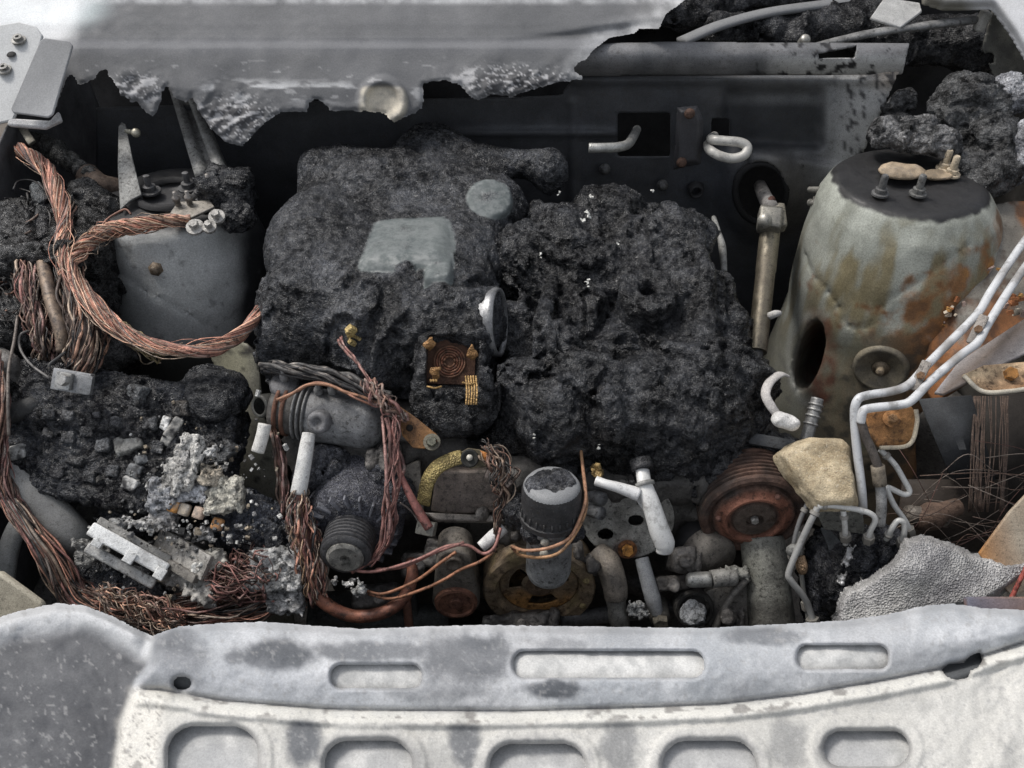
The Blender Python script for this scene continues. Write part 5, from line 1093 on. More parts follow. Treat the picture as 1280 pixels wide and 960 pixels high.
# tattered plug and wires beside the filter
wires('wire_bundle', 'wiry tuft of brown strands hanging left of the filter', 'wire bundle', [(600, 555, -.04), (618, 572, -.05), (628, 595, -.055), (632, 620, -.055), (622, 650, -.05), (620, 690, -.05)], [.008, .012, .014, .008, .004, .002], 34, .0011, BROWN + BLACK + TAN, twist=.4, seed=55, wob=.7)
crumb(628, 600, .018, 'grey crumbled plug tangled in wires left of the filter', (.17, .14, .125), -.05, 9, M_iron, 'crumbled_plug')
for k, (pts, lab) in enumerate((([(432, 712, -.06), (470, 714, -.065), (520, 700, -.07), (558, 683, -.07), (585, 682, -.07), (604, 692, -.07), (618, 684, -.07), (626, 660, -.06)], 'long red wire sweeping from the alternator hub to the white pipe'),
      ([(455, 738, -.06), (480, 742, -.065), (520, 726, -.07), (550, 704, -.075), (570, 690, -.075)], 'orange-red wire rising to the tensioner, upper of two'), ([(460, 742, -.06), (490, 748, -.065), (530, 736, -.07), (556, 724, -.075), (576, 712, -.07), (600, 702, -.07), (617, 690, -.07)], 'orange-red wire rising to the tensioner, lower of two'),
      ([(470, 712, -.06), (505, 708, -.065), (545, 690, -.07), (580, 678, -.07)], 'dark red wire just above the tensioner arm'), ([(500, 520, -.05), (497, 560, -.065), (500, 600, -.065), (488, 650, -.065), (478, 690, -.065), (440, 716, -.06)], 'single red wire hanging down to the alternator hub'), ([(478, 520, -.05), (482, 570, -.07), (484, 620, -.072), (487, 660, -.07), (472, 700, -.065)], 'pinkish wire beside the hanging red fan'))):
    wire(lab, pts, .0022, RED[k % 3] if k not in (1, 2) else (.30, .14, .08))
chunk(430, 728, (.015, .006, .005), 'white crumbly wire connector under the alternator hub', (.55, .54, .52), 61, d=-.07, h=.0018); chunk(450, 732, (.007, .012, .006), 'white broken connector bit beside the crumbly connector', (.52, .52, .5), 62, d=-.07, h=.0018)
# belt tensioner
tb_ = thing('belt_tensioner', 'grey belt tensioner arm with a rusty round face', 'tensioner', PN(570, 775, 0)); tc2 = PN(570, 752, -.015); R_ = rotax(FRONT, (0, 0, 1))
def stad(c, r0, r1, L, z0):
    pts = []
    for a in np.linspace(-math.pi * 1.0, 0, 15): pts.append(c + R_[:, 0] * r0 * math.cos(a) + R_[:, 1] * r0 * math.sin(a))
    for a in np.linspace(0.05, math.pi - .05, 13): pts.append(c + R_[:, 0] * r1 * math.cos(a) + R_[:, 1] * (L + r1 * math.sin(a)))
    return [p + R_[:, 2] * z0 for p in pts]
geo('arm', slab(stad(tc2, .032, .023, .075, .0), .045, FRONT), M_iron, tb_, col=rustc((.24, .215, .18), (.10, .09, .08), 70, 3), smooth='auto', bevel=.003)
geo('rusty_face', lathe([(0, .006), (.008, .006), (.010, .003), (.022, .003), (.024, .006), (.028, .005), (.029, 0), (.029, -.02)], tc2, FRONT, 36), M_rust, tb_, col=rustc((.27, .13, .085), (.12, .06, .045), 60, 5), smooth='auto')
geo('pivot', lathe([(0, .001), (.007, .001), (.008, .004), (.011, .004), (.012, 0)], tc2 + R_[:, 1] * .076, FRONT, 20), M_iron, tb_, col=(.13, .11, .09))
# crank pulley ring
cpul = thing('crank_pulley', 'large rusty crank pulley ring with hollow face below the filter', 'pulley', PN(675, 785, 0)); kc = PN(674, 738, .0)
def kcol(V):
    q = V - kc; n = fbm(V, 45, 4, 3); c = lerp((.15, .125, .095), (.30, .215, .13), np.clip(.5 + 1.2 * n, 0, 1)); low = sstep(-.005, -.035, q[:, 2] + .02 * n) * (np.hypot(q[:, 0], q[:, 2]) < .054)
    return lerp(lerp(c, (.44, .23, .08), low * .95), (.14, .13, .06), .5 * sstep(.1, .35, n) * (np.hypot(q[:, 0], q[:, 2]) > .054))
geo('rim', lathe([(.030, -.05), (.075, -.05), (.077, -.04), (.074, -.03), (.077, -.02), (.074, -.01), (.0765, -.002), (.074, .003), (.060, .003), (.057, -.001), (.055, -.003), (.054, -.013), (.050, -.014)], kc, FRONT, 64), M_rust, cpul, col=kcol, smooth='auto')
def kweb(u, v):
    s = np.hypot(u, v) - 53
    for a in (40, 160, 280):
        ca, sa = math.cos(math.radians(a)), math.sin(math.radians(a)); x_, y_ = u * ca + v * sa, -u * sa + v * ca; th = np.arctan2(y_, x_); s = np.maximum(s, -(np.maximum(np.abs(np.hypot(u, v) - 32) - 9, (np.abs(th) - .55) * 32)))
    return np.maximum(s, -(np.hypot(u, v) - 12))
V, Q, C = sheet(-56, 56, -56, 56, 1.5, kweb, lambda u, v, s: kc + (u[:, None] * R_[:, 0] + v[:, None] * R_[:, 1]) * .001 + FRONT * (-.013 + .003 * sstep(24, 16, np.hypot(u, v)))[:, None], lambda u, v, s: np.zeros((len(u), 3)))
mesh_obj('slotted_web', V, Q, M_rust, cpul, kcol, solid=.003)
geo('hub', lathe([(.019, -.02), (.019, -.008), (.016, -.005), (.006, -.005), (.005, -.010), (0, -.010)], kc, FRONT, 32), M_rust, cpul, col=(.13, .09, .06), smooth='auto')
for a in (20, -25): p = kc + R_[:, 0] * .066 * math.cos(math.radians(a)) + R_[:, 1] * .066 * math.sin(math.radians(a)); geo('rivet', lathe([(0, .007), (.004, .006), (.005, .002)], p, FRONT, 12), M_rust, cpul, col=(.30, .24, .12))
# oil filter
of = thing('oil_filter', 'black-capped oil filter canister with crusted top hanging over the crank pulley', 'oil filter', PN(692, 735, -.04)); fax = nrm(np.array([.01, .12, 1.0])); fc = PN(690, 604, -.115)
_ct = lambda V: lerp((.02, .021, .024), (.34, .345, .35), sstep(.1, .3, -fbm(V, 30, 3, 3) + 12 * np.clip(np.hypot(V[:, 0] - fc[0], V[:, 1] - fc[1]) - .026, 0, 1) + 0.0))
Vt, Qt = lathe([(0, .003), (.012, .003), (.022, .0025), (.031, .001), (.0345, -.004), (.036, -.011)], fc, fax, 64); geo('crusted_top', (Vt, Qt), M_plate, of, col=(.20, .205, .21))
V, Q = lump([('e', fc + np.array([-.004, -.004, .001]), (.028, .026, .007)), ('e', fc + np.array([.008, .006, .001]), (.02, .02, .006))], .0022, .004, lambda X: .004 * fbm(X, 70, 3, 5) + .002 * ridge(X, 160, 1, 4), marg=.01, sub=1); mesh_obj('top_crust', V, Q, M_char, of, char_col((.02, .02, .022), (.09, .092, .1), 3))
geo('cap', lathe([(.0345, -.004), (.0365, -.011), (.0365, -.046), (.0385, -.047), (.0385, -.054), (.035, -.056), (.0, -.056)], fc, fax, 48), M_iron, of, col=rustc((.045, .045, .048), (.018, .018, .019), 40, 2), smooth='auto')
for k in range(24):
    a = 2 * math.pi * k / 24; geo('cap_rib', box(fc + np.array([.0368 * math.cos(a), .0368 * math.sin(a), 0]) + fax * -.038, (.002, .002, .014), rot(0, 0, math.degrees(a))), M_iron, of, col=(.035, .035, .036))
geo('canister', lathe([(.0, -.056), (.032, -.056), (.032, -.066), (.029, -.068), (.029, -.142), (.026, -.152), (.018, -.157), (0, -.158)], fc, fax, 44), M_iron, of, col=lambda V: lerp((.15, .153, .158), (.36, .37, .375), np.clip(.5 + fbm(V, 40, 3, 4) + (fc[2] - .1 - V[:, 2]) * 6, 0, 1)))
V, Q = lump([E(648, 640, -.05, (.018, .02, .025)), E(712, 664, -.10, (.014, .012, .010)), E(668, 664, -.10, (.016, .012, .010))], .004, .006, crust(.6, 44), sub=1, fine=crust_fine(1, 3)); mesh_obj('collar_crust', V, Q, M_char, of, (.025, .026, .03))
for q in ((681, 678), (680, 692)): geo('clip_pin', ball(PN(q[0], q[1], -.118), (.0055, .004, .006)), M_white, of, col=(.42, .40, .34))
for k, (pts, lab) in enumerate((([(645, 690, -.06), (640, 683, -.07), (655, 688, -.115), (685, 685, -.13), (712, 672, -.125), (726, 645, -.12), (732, 620, -.11), (728, 580, -.05), (724, 545, -.03)], 'upper copper wire looped round the front of the filter'), ([(646, 688, -.06), (650, 694, -.075), (675, 697, -.128), (700, 690, -.13), (722, 662, -.12), (733, 632, -.11), (730, 600, -.06), (726, 560, -.04)], 'lower copper wire looped round the front of the filter'))): wire(lab, pts, .0022, ((.38, .21, .13), (.33, .19, .10))[k])
# water pump flange with white Y pipe
wf = thing('pump_flange', 'round grey flange with holes and one rusty bolt right of the filter', 'flange', PN(785, 705, .02)); wc_ = PN(785, 650, .0); wax = nrm(np.array([.0, -.9, .42])); Rw = rotax(wax)
HP = [(757, 668, .0105), (795, 651, .0105), (826, 664, .009)]
def wf_sdf(u, v):
    s = (np.hypot((u - 785) / 58., (v - 648) / 50.) - 1) * 54
    for x, y, r in HP: s = np.maximum(s, -(np.hypot((u - x) / 10., (v - y) / 7.) - 1) * 8)
    return np.maximum(s, 600 - v + 3 * n2(u, v, .1, 2, 2))
def w_plane(u, v):
    r = DIRV + ((u - 640) / F)[..., None] * RTV + ((480 - v) / F)[..., None] * UPV; return CAM + (((wc_ - CAM) @ wax) / (r @ wax))[..., None] * r
V, Q, C = sheet(722, 848, 594, 702, 1.8, wf_sdf, lambda u, v, s: w_plane(u, v), lambda u, v, s: lerp(lerp((.16, .155, .14), (.34, .335, .31), np.clip(.45 + 1.4 * n2(u, v, .04, 4, 3) + (v - 650) / 160., 0, 1)), (.07, .035, .025), .8 * sstep(22, 12, np.hypot(u - 782, v - 690))))
mesh_obj('disc', V, Q, M_iron, wf, C, solid=.005)
geo('rear_drum', lathe([(.04, -.045), (.046, -.04), (.046, -.006)], wc_, wax, 40), M_char, wf, col=(.025, .025, .026))
pb_ = w_plane(np.array([784.]), np.array([686.]))[0]; geo('rusty_bolt', G().add(lathe([(.013, 0), (.013, .003), (.009, .003)], pb_, wax, 20), (.20, .09, .04)).add(hexnut(pb_ + wax * .002, wax, .0085, .007), (.46, .22, .06)), M_rust, wf, smooth='auto')
wp = thing('white_y_pipe', 'bright white forked pipe reaching down over the grey flange', 'pipe', PN(825, 700, -.05))
P1 = path([(803, 588, -.05), (806, 605, -.06), (814, 630, -.068), (824, 662, -.07), (831, 680, -.068), (830, 690, -.066)]); geo('main_tube', tube(P1, [.009, .0095, .012, .0135, .0135, .011], 20, flat=.75), M_pipe, wp, col=(.68, .68, .66))
geo('side_branch', tube(path([(745, 601, -.06), (757, 605, -.065), (775, 610, -.066), (798, 618, -.066)]), [.0065, .006, .007, .009], 14), M_pipe, wp, col=(.72, .72, .71))
geo('web', slab([PN(790, 618, -.062), PN(806, 620, -.062), PN(818, 660, -.064), PN(812, 650, -.060), PN(800, 632, -.06)], .004), M_white, wp, col=(.6, .6, .58)); geo('clamp', lathe([(.0105, -.003), (.0125, -.002), (.0125, .002), (.0105, .003)], P1[8], P1[9] - P1[7], 20), M_iron, wp, col=(.25, .25, .24))
geo('socket', tube(path([(800, 575, -.045), (803, 586, -.05)], 4), .014, 16), M_char, wp, col=(.06, .06, .062))
for q, lab in (((750, 622), 'small grey fitting left of the flange, upper'), ((748, 640), 'small grey fitting left of the flange, lower')): tag(geo('pipe_fitting', tube(path([(q[0] - 12, q[1] - 3, .0), (q[0] + 4, q[1] + 2, -.02)], 3), .009, 12), M_iron, col=(.15, .155, .16)), lab, 'fitting')
# lower hoses and pipes
hs_ = thing('lower_hose', 'mottled grey-brown hose with a crimped end below the flange', 'hose', PN(768, 785, 0)); P_ = path([(748, 690, .01), (760, 705, -.005), (768, 730, -.015), (770, 748, -.015)]); geo('hose', tube(P_, [.016, .018, .017, .0155], 16), M_iron, hs_, col=rustc((.23, .20, .165), (.10, .09, .08), 45, 3))
geo('crimp', tube(path([(769, 746, -.016), (772, 765, -.018), (776, 784, -.018)], 5), [.014, .0125, .0145, .012], 16), M_metal, hs_, col=(.21, .205, .19))
tag(geo('grey_pipe', tube(path([(802, 698, .005), (808, 720, -.005), (816, 748, -.01), (822, 768, -.01)]), [.0095, .010, .011, .008], 14), M_white, col=(.30, .31, .32)), 'straight pale grey pipe standing right below the flange', 'pipe')
nb = thing('hex_nut', 'brown hex nut on a stub just above the front panel', 'nut', PN(825, 785, 0)); geo('stub', lathe([(.014, -.03), (.014, .0), (.012, .002), (0, .002)], PN(825, 774, -.01), FRONT, 18), M_iron, nb, col=(.10, .095, .085)); geo('nut', hexnut(PN(825, 774, -.012), FRONT, .011, .010), M_iron, nb, col=(.2, .18, .14), smooth='auto')
chunk(797, 762, (.012, .009, .006), 'white flaky clip standing beside the grey pipe', (.5, .5, .48), 71, d=-.03, h=.0018)
# compressor
co = thing('air_compressor', 'rusty ribbed compressor pulley with dark hub in front of its cylindrical body', 'compressor', PN(940, 690, .05)); cc = PN(942, 645, -.015); cax = nrm(np.array([.0, -1, .02]))
crc = lambda V: lerp(lerp((.045, .034, .03), (.12, .07, .052), np.clip(.5 + 1.3 * fbm(V, 40, 4, 3), 0, 1)), (.05, .048, .045), .7 * sstep(.1, .35, fbm(V, 25, 3, 6)))
pf = [(.03, -.06), (.066, -.06), (.070, -.057)]
for k in range(7): pf += [(.0715, -.053 + .0066 * k), (.0715, -.0505 + .0066 * k), (.0675, -.0485 + .0066 * k)]
pf += [(.0715, -.006), (.0705, -.001), (.066, .002), (.060, .001), (.057, -.004), (.054, -.004)]
geo('pulley_drum', lathe(pf, cc, cax, 64), M_rust, co, col=crc, smooth='auto')
geo('clutch_plate', lathe([(.056, -.006), (.053, .002), (.046, .004), (.040, .010), (.037, .010), (.034, .004), (.030, .004), (.027, .008), (.012, .009), (.011, .004), (0, .004)], cc, cax, 56), M_rust, co, col=lambda V: (lambda r_: lerp(lerp(crc(V), (.24, .10, .065), .75 * sstep(.030, .036, r_) * sstep(.054, .046, r_)), (.085, .07, .058), .8 * sstep(.031, .027, r_)))(np.linalg.norm(np.cross(V - cc, cax), axis=1)), smooth='auto')
geo('hub_bolt', hexnut(cc + cax * .004, cax, .0055, .007), M_metal, co, col=(.36, .35, .33), smooth='auto')
for a in (60, 180, 300): p = cc + rotax(cax)[:, 0] * .047 * math.cos(math.radians(a)) + rotax(cax)[:, 1] * .047 * math.sin(math.radians(a)); geo('rivet', lathe([(0, .008), (.003, .008), (.0045, .005), (.0045, .0)], p, cax, 10), M_rust, co, col=(.17, .09, .07))
geo('compressor_body', lathe([(.062, -.20), (.066, -.19), (.066, -.07), (.05, -.055)], cc, cax, 40), M_char, co, col=(.03, .03, .031))
V, Q = lump([E(900, 575, .02, (.05, .04, .03)), E(960, 570, .03, (.05, .03, .025)), E(930, 585, .02, (.06, .03, .03))], .005, .01, crust(.8, 12), sub=1, fine=crust_fine(1, 3)); mesh_obj('crusted_housing', V, Q, M_char, co, char_col((.015, .015, .016), (.05, .05, .052), 3))
# parts under the compressor
dr = thing('dryer_canister', 'short dull metal canister with a black band under the compressor', 'canister', PN(885, 715, .03)); g0, g1 = PN(868, 672, .05), PN(893, 702, .005); geo('shell', lathe([(0, 0), (.036, 0), (.038, .01), (.038, np.linalg.norm(g1 - g0) - .012), (.034, np.linalg.norm(g1 - g0)), (0, np.linalg.norm(g1 - g0) + .003)], g0, g1 - g0, 36), M_iron, dr, col=rustc((.24, .22, .19), (.10, .09, .08), 40, 3)); geo('black_band', lathe([(.0385, .002), (.0395, .004), (.0395, .022), (.0385, .024)], g0, g1 - g0, 36), M_soot, dr, col=(.012, .012, .013))
se = thing('sensor_plug', 'pale metal sensor with blunt nose lying on the bracket', 'sensor', PN(890, 745, -.01)); geo('nose', tube(path([(858, 725, -.03), (866, 725, -.03), (888, 724, -.03)], 5), [.007, .010, .0105, .0105], 16), M_metal, se, col=(.34, .34, .32)); geo('collar', tube(path([(889, 724, -.028), (905, 722, -.025), (918, 722, -.02)], 4), [.012, .012, .011], 14), M_iron, se, col=(.24, .235, .22)); chunk(918, 716, (.02, .008, .008), 'grey burnt clip behind the pale sensor', (.24, .24, .22), 73, d=-.015, matl=M_iron, name='burnt_clip', cat='clip')
bo = thing('tow_bolt', 'large pale bolt head seated in a dark round collar', 'bolt', PN(868, 785, 0)); geo('collar', lathe([(.022, -.03), (.026, -.028), (.027, -.002), (.025, .002), (.021, .001), (.020, -.008), (0, -.008)], PN(868, 762, -.01), nrm(np.array([0, -.8, .45])), 32), M_iron, bo, col=(.05, .048, .045), smooth='auto')
V, Q = lump([('y', PN(867, 767, -.005), PN(866, 766, -.05), .017)], .002, .003, lambda X: .002 * fbm(X, 120, 3, 5) + .0018 * ridge(X, 110, 1, 2), marg=.01); mesh_obj('head', V, Q, M_ash, bo, (.27, .28, .29))
mk = thing('mount_bracket', 'grey-brown cast mounting bracket with ribs beside the pillar', 'bracket', PN(920, 785, 0)); geo('web', slab([PN(880, 742, -.005), PN(905, 728, -.005), PN(938, 722, 0), PN(942, 795, 0), PN(890, 795, 0)], .015), M_iron, mk, col=rustc((.24, .225, .20), (.11, .105, .10), 40, 3), smooth='auto', bevel=.003)
geo('rib', tube(path([(935, 722, -.012), (915, 745, -.018), (896, 780, -.018), (892, 795, -.015)]), .005, 8), M_iron, mk, col=(.17, .16, .145)); geo('recess', lathe([(0, 0), (.013, 0), (.016, .002), (.018, -.003)], PN(905, 785, -.012), (0, -.8, .6), 20), M_soot, mk, col=(.02, .02, .02))
for (pts, r, c_, lab) in (([(700, 775, .03), (760, 768, .03), (850, 760, .03)], .012, (.07, .07, .072), 'dark cross tube behind the lower hose'), ([(815, 728, .03), (845, 726, .03), (868, 730, .02)], .006, (.09, .075, .07), 'thin brown tube running to the pale sensor'), ([(400, 760, .04), (470, 775, .04), (560, 770, .05)], .02, (.06, .065, .065), 'dark tube low under the red cable loop'), ([(508, 750, .0), (512, 790, .0)], .006, (.17, .08, .055), 'short rusty rod dropping behind the front panel edge')):
    tag(geo('cross_tube', tube(path(pts), r, 12), M_iron, col=c_), lab, 'tube')
tag(geo('radiator_cover', slab([PN(385, 745, .03), PN(520, 735, .03), PN(525, 800, .03), PN(380, 800, .03)], .02), M_iron, col=(.055, .06, .058), bevel=.004, smooth='auto'), 'dark flat cover low behind the red cable loop', 'cover')
pl = thing('support_pillar', 'upright grey round pillar with a small hole under the compressor', 'pillar', PN(965, 800, 0)); geo('post', tube(path([(952, 672, .02), (956, 700, .01), (960, 740, .005), (968, 810, .0)]), [.030, .0305, .031, .0325], 24), M_iron, pl, col=lambda V: lerp(lerp((.22, .22, .19), (.15, .15, .135), np.clip(.5 + fbm(V, 40, 3, 3), 0, 1)), (.05, .048, .043), .8 * sstep(748, 758, pix(V)[1] + 6 * fbm(V, 50, 3, 1)))); geo('hole', lathe([(0, .0015), (.004, .001), (.0046, 0)], PN(971, 741, -.0235), (.15, -.8, .6), 14), M_soot, pl, col=(.01, .01, .01))


# sooty brackets and stubs filling the front of the engine
for k, (q, sz, rz, lab) in enumerate((((478, 575), (.022, .012, .030), 12, 'sooty bracket ear above the alternator'), ((640, 668), (.016, .014, .022), -10, 'sooty bracket stub left of the filter body'), ((738, 706), (.018, .012, .020), 20, 'sooty block between the crank pulley and the hose'), ((838, 728), (.024, .010, .018), 8, 'sooty web behind the pale grey pipe'), ((598, 640), (.026, .010, .014), -6, 'dark ledge under the brown cover plate'), ((520, 705), (.014, .014, .034), 4, 'sooty post between the alternator and tensioner'), ((650, 780), (.05, .014, .014), 3, 'dark cross bar just under the crank pulley'), ((548, 690), (.012, .016, .03), -12, 'dark stub beside the tensioner arm'), ((716, 690), (.010, .014, .03), 10, 'black stub between the filter and the flange'), ((852, 700), (.016, .014, .030), 0, 'dark neck under the white pipe end'), ((470, 745), (.03, .012, .02), 6, 'dark bracket inside the red cable loop'), ((905, 770), (.022, .014, .018), -14, 'sooty foot of the mounting bracket'))):
    V, Q = lump([('b', PN(q[0], q[1], .012), np.array(sz), .004, rot(40, 0, rz)), ('y', PN(q[0] + 6, q[1] + 4, .012), PN(q[0] + 4, q[1] + 2, -.03), .007)], .0032, .004, crust(.35, 70 + k), marg=.012, sub=1, fine=crust_fine(.5, k))
    tag(mesh_obj('sooty_bracket', V, Q, M_iron, None, rustc((.15, .14, .13), (.045, .042, .04), 60, k)), lab, 'bracket')

# ================================================================== RIGHT SIDE
# steering column
st = thing('steering_shaft', 'dull steel steering shaft with universal joint rising to the firewall opening', 'steering shaft', PN(946, 445, .1))
s0, s1 = PT(963, 285, 1.52), PT(946, 440, 1.44); sx = nrm(s1 - s0); shc = rustc((.30, .27, .20), (.15, .13, .10), 30, 3)
geo('shaft_tube', lathe([(0, 0), (.0165, 0), (.0165, np.linalg.norm(s1 - s0) * .36), (.0155, np.linalg.norm(s1 - s0) * .37), (.0155, np.linalg.norm(s1 - s0)), (.0, np.linalg.norm(s1 - s0))], s0, sx, 24), M_metal, st, col=shc, smooth='auto')
geo('lower_end', lathe([(.010, 0), (.010, .12)], s1, sx, 16), M_iron, st, col=(.06, .06, .06))
geo('yoke', box(PT(962, 275, 1.505), (.038, .03, .04), rotax(sx), .006), M_metal, st, col=(.26, .25, .22)); geo('yoke_ear', box(PT(975, 272, 1.51), (.016, .024, .044), rotax(nrm(sx + np.array([.2, 0, 0]))), .005), M_iron, st, col=(.20, .185, .15)); geo('cross_pin', lathe([(0, .0), (.011, 0), (.012, .004), (.012, .010), (0, .011)], PT(956, 276, 1.482), nrm(CAM - s0), 18), M_metal, st, col=(.30, .29, .26)); geo('upper_fork', tube(np.array([PT(965, 262, 1.51), PT(956, 246, 1.56), PT(950, 232, 1.62)]), [.013, .012, .011], 12), M_iron, st, col=(.2, .19, .18))
geo('rust_end', ball(PT(964, 252, 1.52), (.007, .007, .010)), M_rust, st, col=(.10, .05, .04))
# boot collar round the opening
V, Fq = tube(cr([PYa(951 + 32 * math.cos(a), 238 + 40 * math.sin(a) * (1 if math.sin(a) > 0 else .85), .505) for a in np.linspace(0, 2 * math.pi, 17)], 3), .006, 8, False); tag(geo('shaft_boot', (V, Fq), M_soot, col=(.016, .016, .017)), 'black rubber boot ring where the shaft enters the firewall', 'boot')
# firewall pipes
tag(geo('bent_pipe', tube(cr([PYa(736, 185, .40), PYa(752, 185, .40), PYa(772, 184, .41), PYa(785, 180, .44), PYa(792, 170, .50), PYa(796, 162, .58)], 6)[::-1], .0078, 14, hollow=True), M_metal, col=(.42, .42, .40)), 'short bent silver pipe coming out of the square firewall opening', 'pipe')
tag(geo('return_pipe', tube(cr([PYa(893, 170, .60), PYa(889, 174, .48), PYa(905, 176, .46), PYa(925, 178, .455), PYa(934, 184, .45), PYa(930, 194, .44), PYa(915, 198, .44), PYa(898, 194, .445), PYa(886, 186, .47), PYa(884, 178, .58)], 6), .0080, 14), M_pipe, col=(.46, .45, .42)), 'pale hairpin pipe looping out of the firewall', 'pipe')
tag(geo('thin_pipe', tube(path([(892, 272, .06), (898, 290, .05), (903, 310, .05), (905, 340, .06)]), [.004, .004, .006, .005], 10), M_iron, col=(.20, .20, .19)), 'thin grey pipe stub at the engine right rear corner', 'pipe')
g = G().add(tube(np.array([PT(1012, 237, 1.5), PT(1030, 237, 1.47)]), .005, 10), (.3, .29, .26)).add(hexnut(PT(1016, 253, 1.49), (1, -.2, .1), .010, .02), (.28, .27, .24)).add(tube(np.array([PT(1012, 253, 1.5), PT(1034, 255, 1.47)]), .006, 10), (.3, .29, .26))
tag(geo('pipe_union', g, M_metal, smooth='auto'), 'pair of small metal unions left of the tower top', 'fitting')
# lines under the screen
_w = [PT(852, 52, 1.66), PT(900, 32, 1.68), PT(960, 16, 1.70), PT(1030, 6, 1.72), PT(1120, -6, 1.74)]
V, Fq = tube(cr(_w, 8), .016, 12, flat=.5); tag(geo('curved_trim', (V, Fq), M_sheet, col=(.22, .225, .23)), 'curved grey trim strip across the top right', 'trim')
wr = thing('wiper_linkage', 'grey wiper link rod with a pale end fitting at top right', 'wiper linkage', PT(1120, 45, 1.6)); geo('rod', tube(cr([PT(1000, 62, 1.57), PT(1050, 50, 1.59), PT(1112, 38, 1.60), PT(1222, 24, 1.64)], 6), [.006, .009, .011, .011, .012], 12, flat=.6), M_iron, wr, col=rustc((.24, .24, .235), (.13, .13, .13), 50, 2)); geo('end_fitting', box(PT(1228, 26, 1.63), (.016, .02, .034), rot(0, 10, 0), .003), M_white, wr, col=(.42, .41, .38)); geo('pivot', lathe([(0, .008), (.006, .008), (.009, .004), (.010, -.01)], PT(1006, 50, 1.58), (0, -.6, .8), 16), M_metal, wr, col=(.34, .33, .30))
tag(geo('pale_panel_scrap', slab([PT(1088, 22, 1.6), PT(1106, -4, 1.62), PT(1150, 3, 1.62), PT(1153, 14, 1.61), PT(1126, 34, 1.59)], .006), M_white, col=(.40, .40, .39), smooth='auto', bevel=.002), 'pale grey scrap of panel lying over the wiper rod', 'panel scrap')
V, Q = lump([('c', PT(900, 42, 1.72), PT(1100, 22, 1.75), .03, .03), E(980, 45, .15, (.05, .03, .02)), E(1060, 35, .15, (.04, .03, .03)), ('c', PT(1100, 45, 1.75), PT(1230, 60, 1.74), .04, .05), ('c', PT(640, -8, 1.78), PT(860, 10, 1.78), .03, .04), ('c', PT(860, 10, 1.78), PT(1000, -10, 1.82), .04, .04)], .010, .02, crust(1, 5), marg=.03, sub=1, fine=crust_fine(1, 2)); tag(mesh_obj('burnt_scuttle_debris', V, Q, M_char, None, char_col((.012, .012, .013), (.06, .06, .062), 4)), 'black burnt debris in the scuttle behind the wiper rod', 'debris')
# right wing
def wg_col(u, v, s): return lerp(lerp((.62, .63, .65), (.5, .5, .5), np.clip(.5 + n2(u, v, .03, 3, 2), 0, 1)), (.20, .19, .16), sstep(-22, -4, s - 12 * (n2(u, v, .05, 3, 4))) * sstep(1230, 1200, u))
V, Q, C = sheet(1140, 1420, -50, 110, 3, lambda u, v: psdf(u, v, [(1148, -50), (1152, 6), (1180, 14), (1238, 12), (1262, 45), (1284, 82), (1420, 100), (1420, -50)]), lambda u, v, s: PTa(u, v, 1.60 - .0004 * (u - 1150) + .02 * sstep(-14, 0, s)), wg_col)
wgp = thing('front_wing', 'ash-white wing panel with scorched edge in the top-right corner', 'wing', PT(1240, 90, 1.6)); mesh_obj('outer_panel', V, Q, M_sheet, wgp, C, solid=.003)
V, Q, C = sheet(1195, 1330, 8, 130, 3, lambda u, v: np.maximum(psdf(u, v, [(1240, 14), (1246, 12), (1330, 108), (1330, 130), (1262, 130), (1240, 90), (1228, 60)]), -(np.hypot((u - 1237), (v - 73) * .8) - 6)), lambda u, v, s: PTa(u, v, 1.66 + .0005 * (v - 50)), lambda u, v, s: lerp((.19, .19, .165), (.09, .09, .085), np.clip(.5 + 1.4 * n2(u, v, .05, 3, 3), 0, 1)))
mesh_obj('inner_lip', V, Q, M_body, wgp, C, solid=.003)
# charred insulation round the right tower top
def charlump(prims, lab, name, cat, lo, hi, seed, h=.004, amp=.6): 
    V, Q = lump(prims, h, .012, crust(amp, seed), marg=.02, sub=1, fine=crust_fine(1.3, seed)); return tag(mesh_obj(name, V, Q, M_char, None, char_col(lo, hi, seed, 60)), lab, cat)
charlump([('c', PT(1108, 166, 1.46), PT(1180, 178, 1.44), .020, .020), E(1150, 160, -.02, (.03, .02, .02))], 'crusted black-and-white insulation roll behind the right tower studs', 'charred_insulation', 'insulation', (.02, .02, .02), (.22, .215, .21), 51)
charlump([E(1130, 128, .0, (.022, .02, .02)), E(1120, 140, .0, (.02, .02, .02))], 'small charred knob above the insulation roll', 'charred_insulation', 'insulation', (.015, .015, .015), (.09, .09, .09), 52)
charlump([E(1215, 135, -.02, (.06, .05, .05)), E(1240, 185, -.03, (.04, .04, .05)), E(1200, 120, 0, (.035, .03, .03)), E(1230, 215, -.02, (.04, .04, .03))], 'big charred boulder of insulation right of the tower top', 'charred_insulation', 'insulation', (.016, .016, .016), (.12, .12, .118), 53, h=.0055, amp=.8)
charlump([E(1265, 120, -.04, (.035, .03, .03)), E(1280, 190, -.04, (.03, .04, .05))], 'pale grey ash lump at the right edge beside the charred boulder', 'ash_lump', 'ash', (.14, .14, .15), (.42, .42, .43), 54)
for (q, r, c_, lab) in (((1127, 214), (.036, .024, .008), (.42, .33, .23), 'tan melted puddle on top of the right tower'), ((1172, 219), (.022, .014, .005), (.36, .28, .19), 'small tan melted puddle at the stud pair')):
    p = PZ(q[0], q[1], RZ + .004); V, Q = lump([('e', p, np.array(r))], .0025, .005, lambda X: .003 * fbm(X, 70, 3, 3), marg=.01, sub=1); tag(mesh_obj('melted_puddle', V, Q, M_white, None, rustc(c_, np.array(c_) * .5, 60, 2)), lab, 'melted plastic')
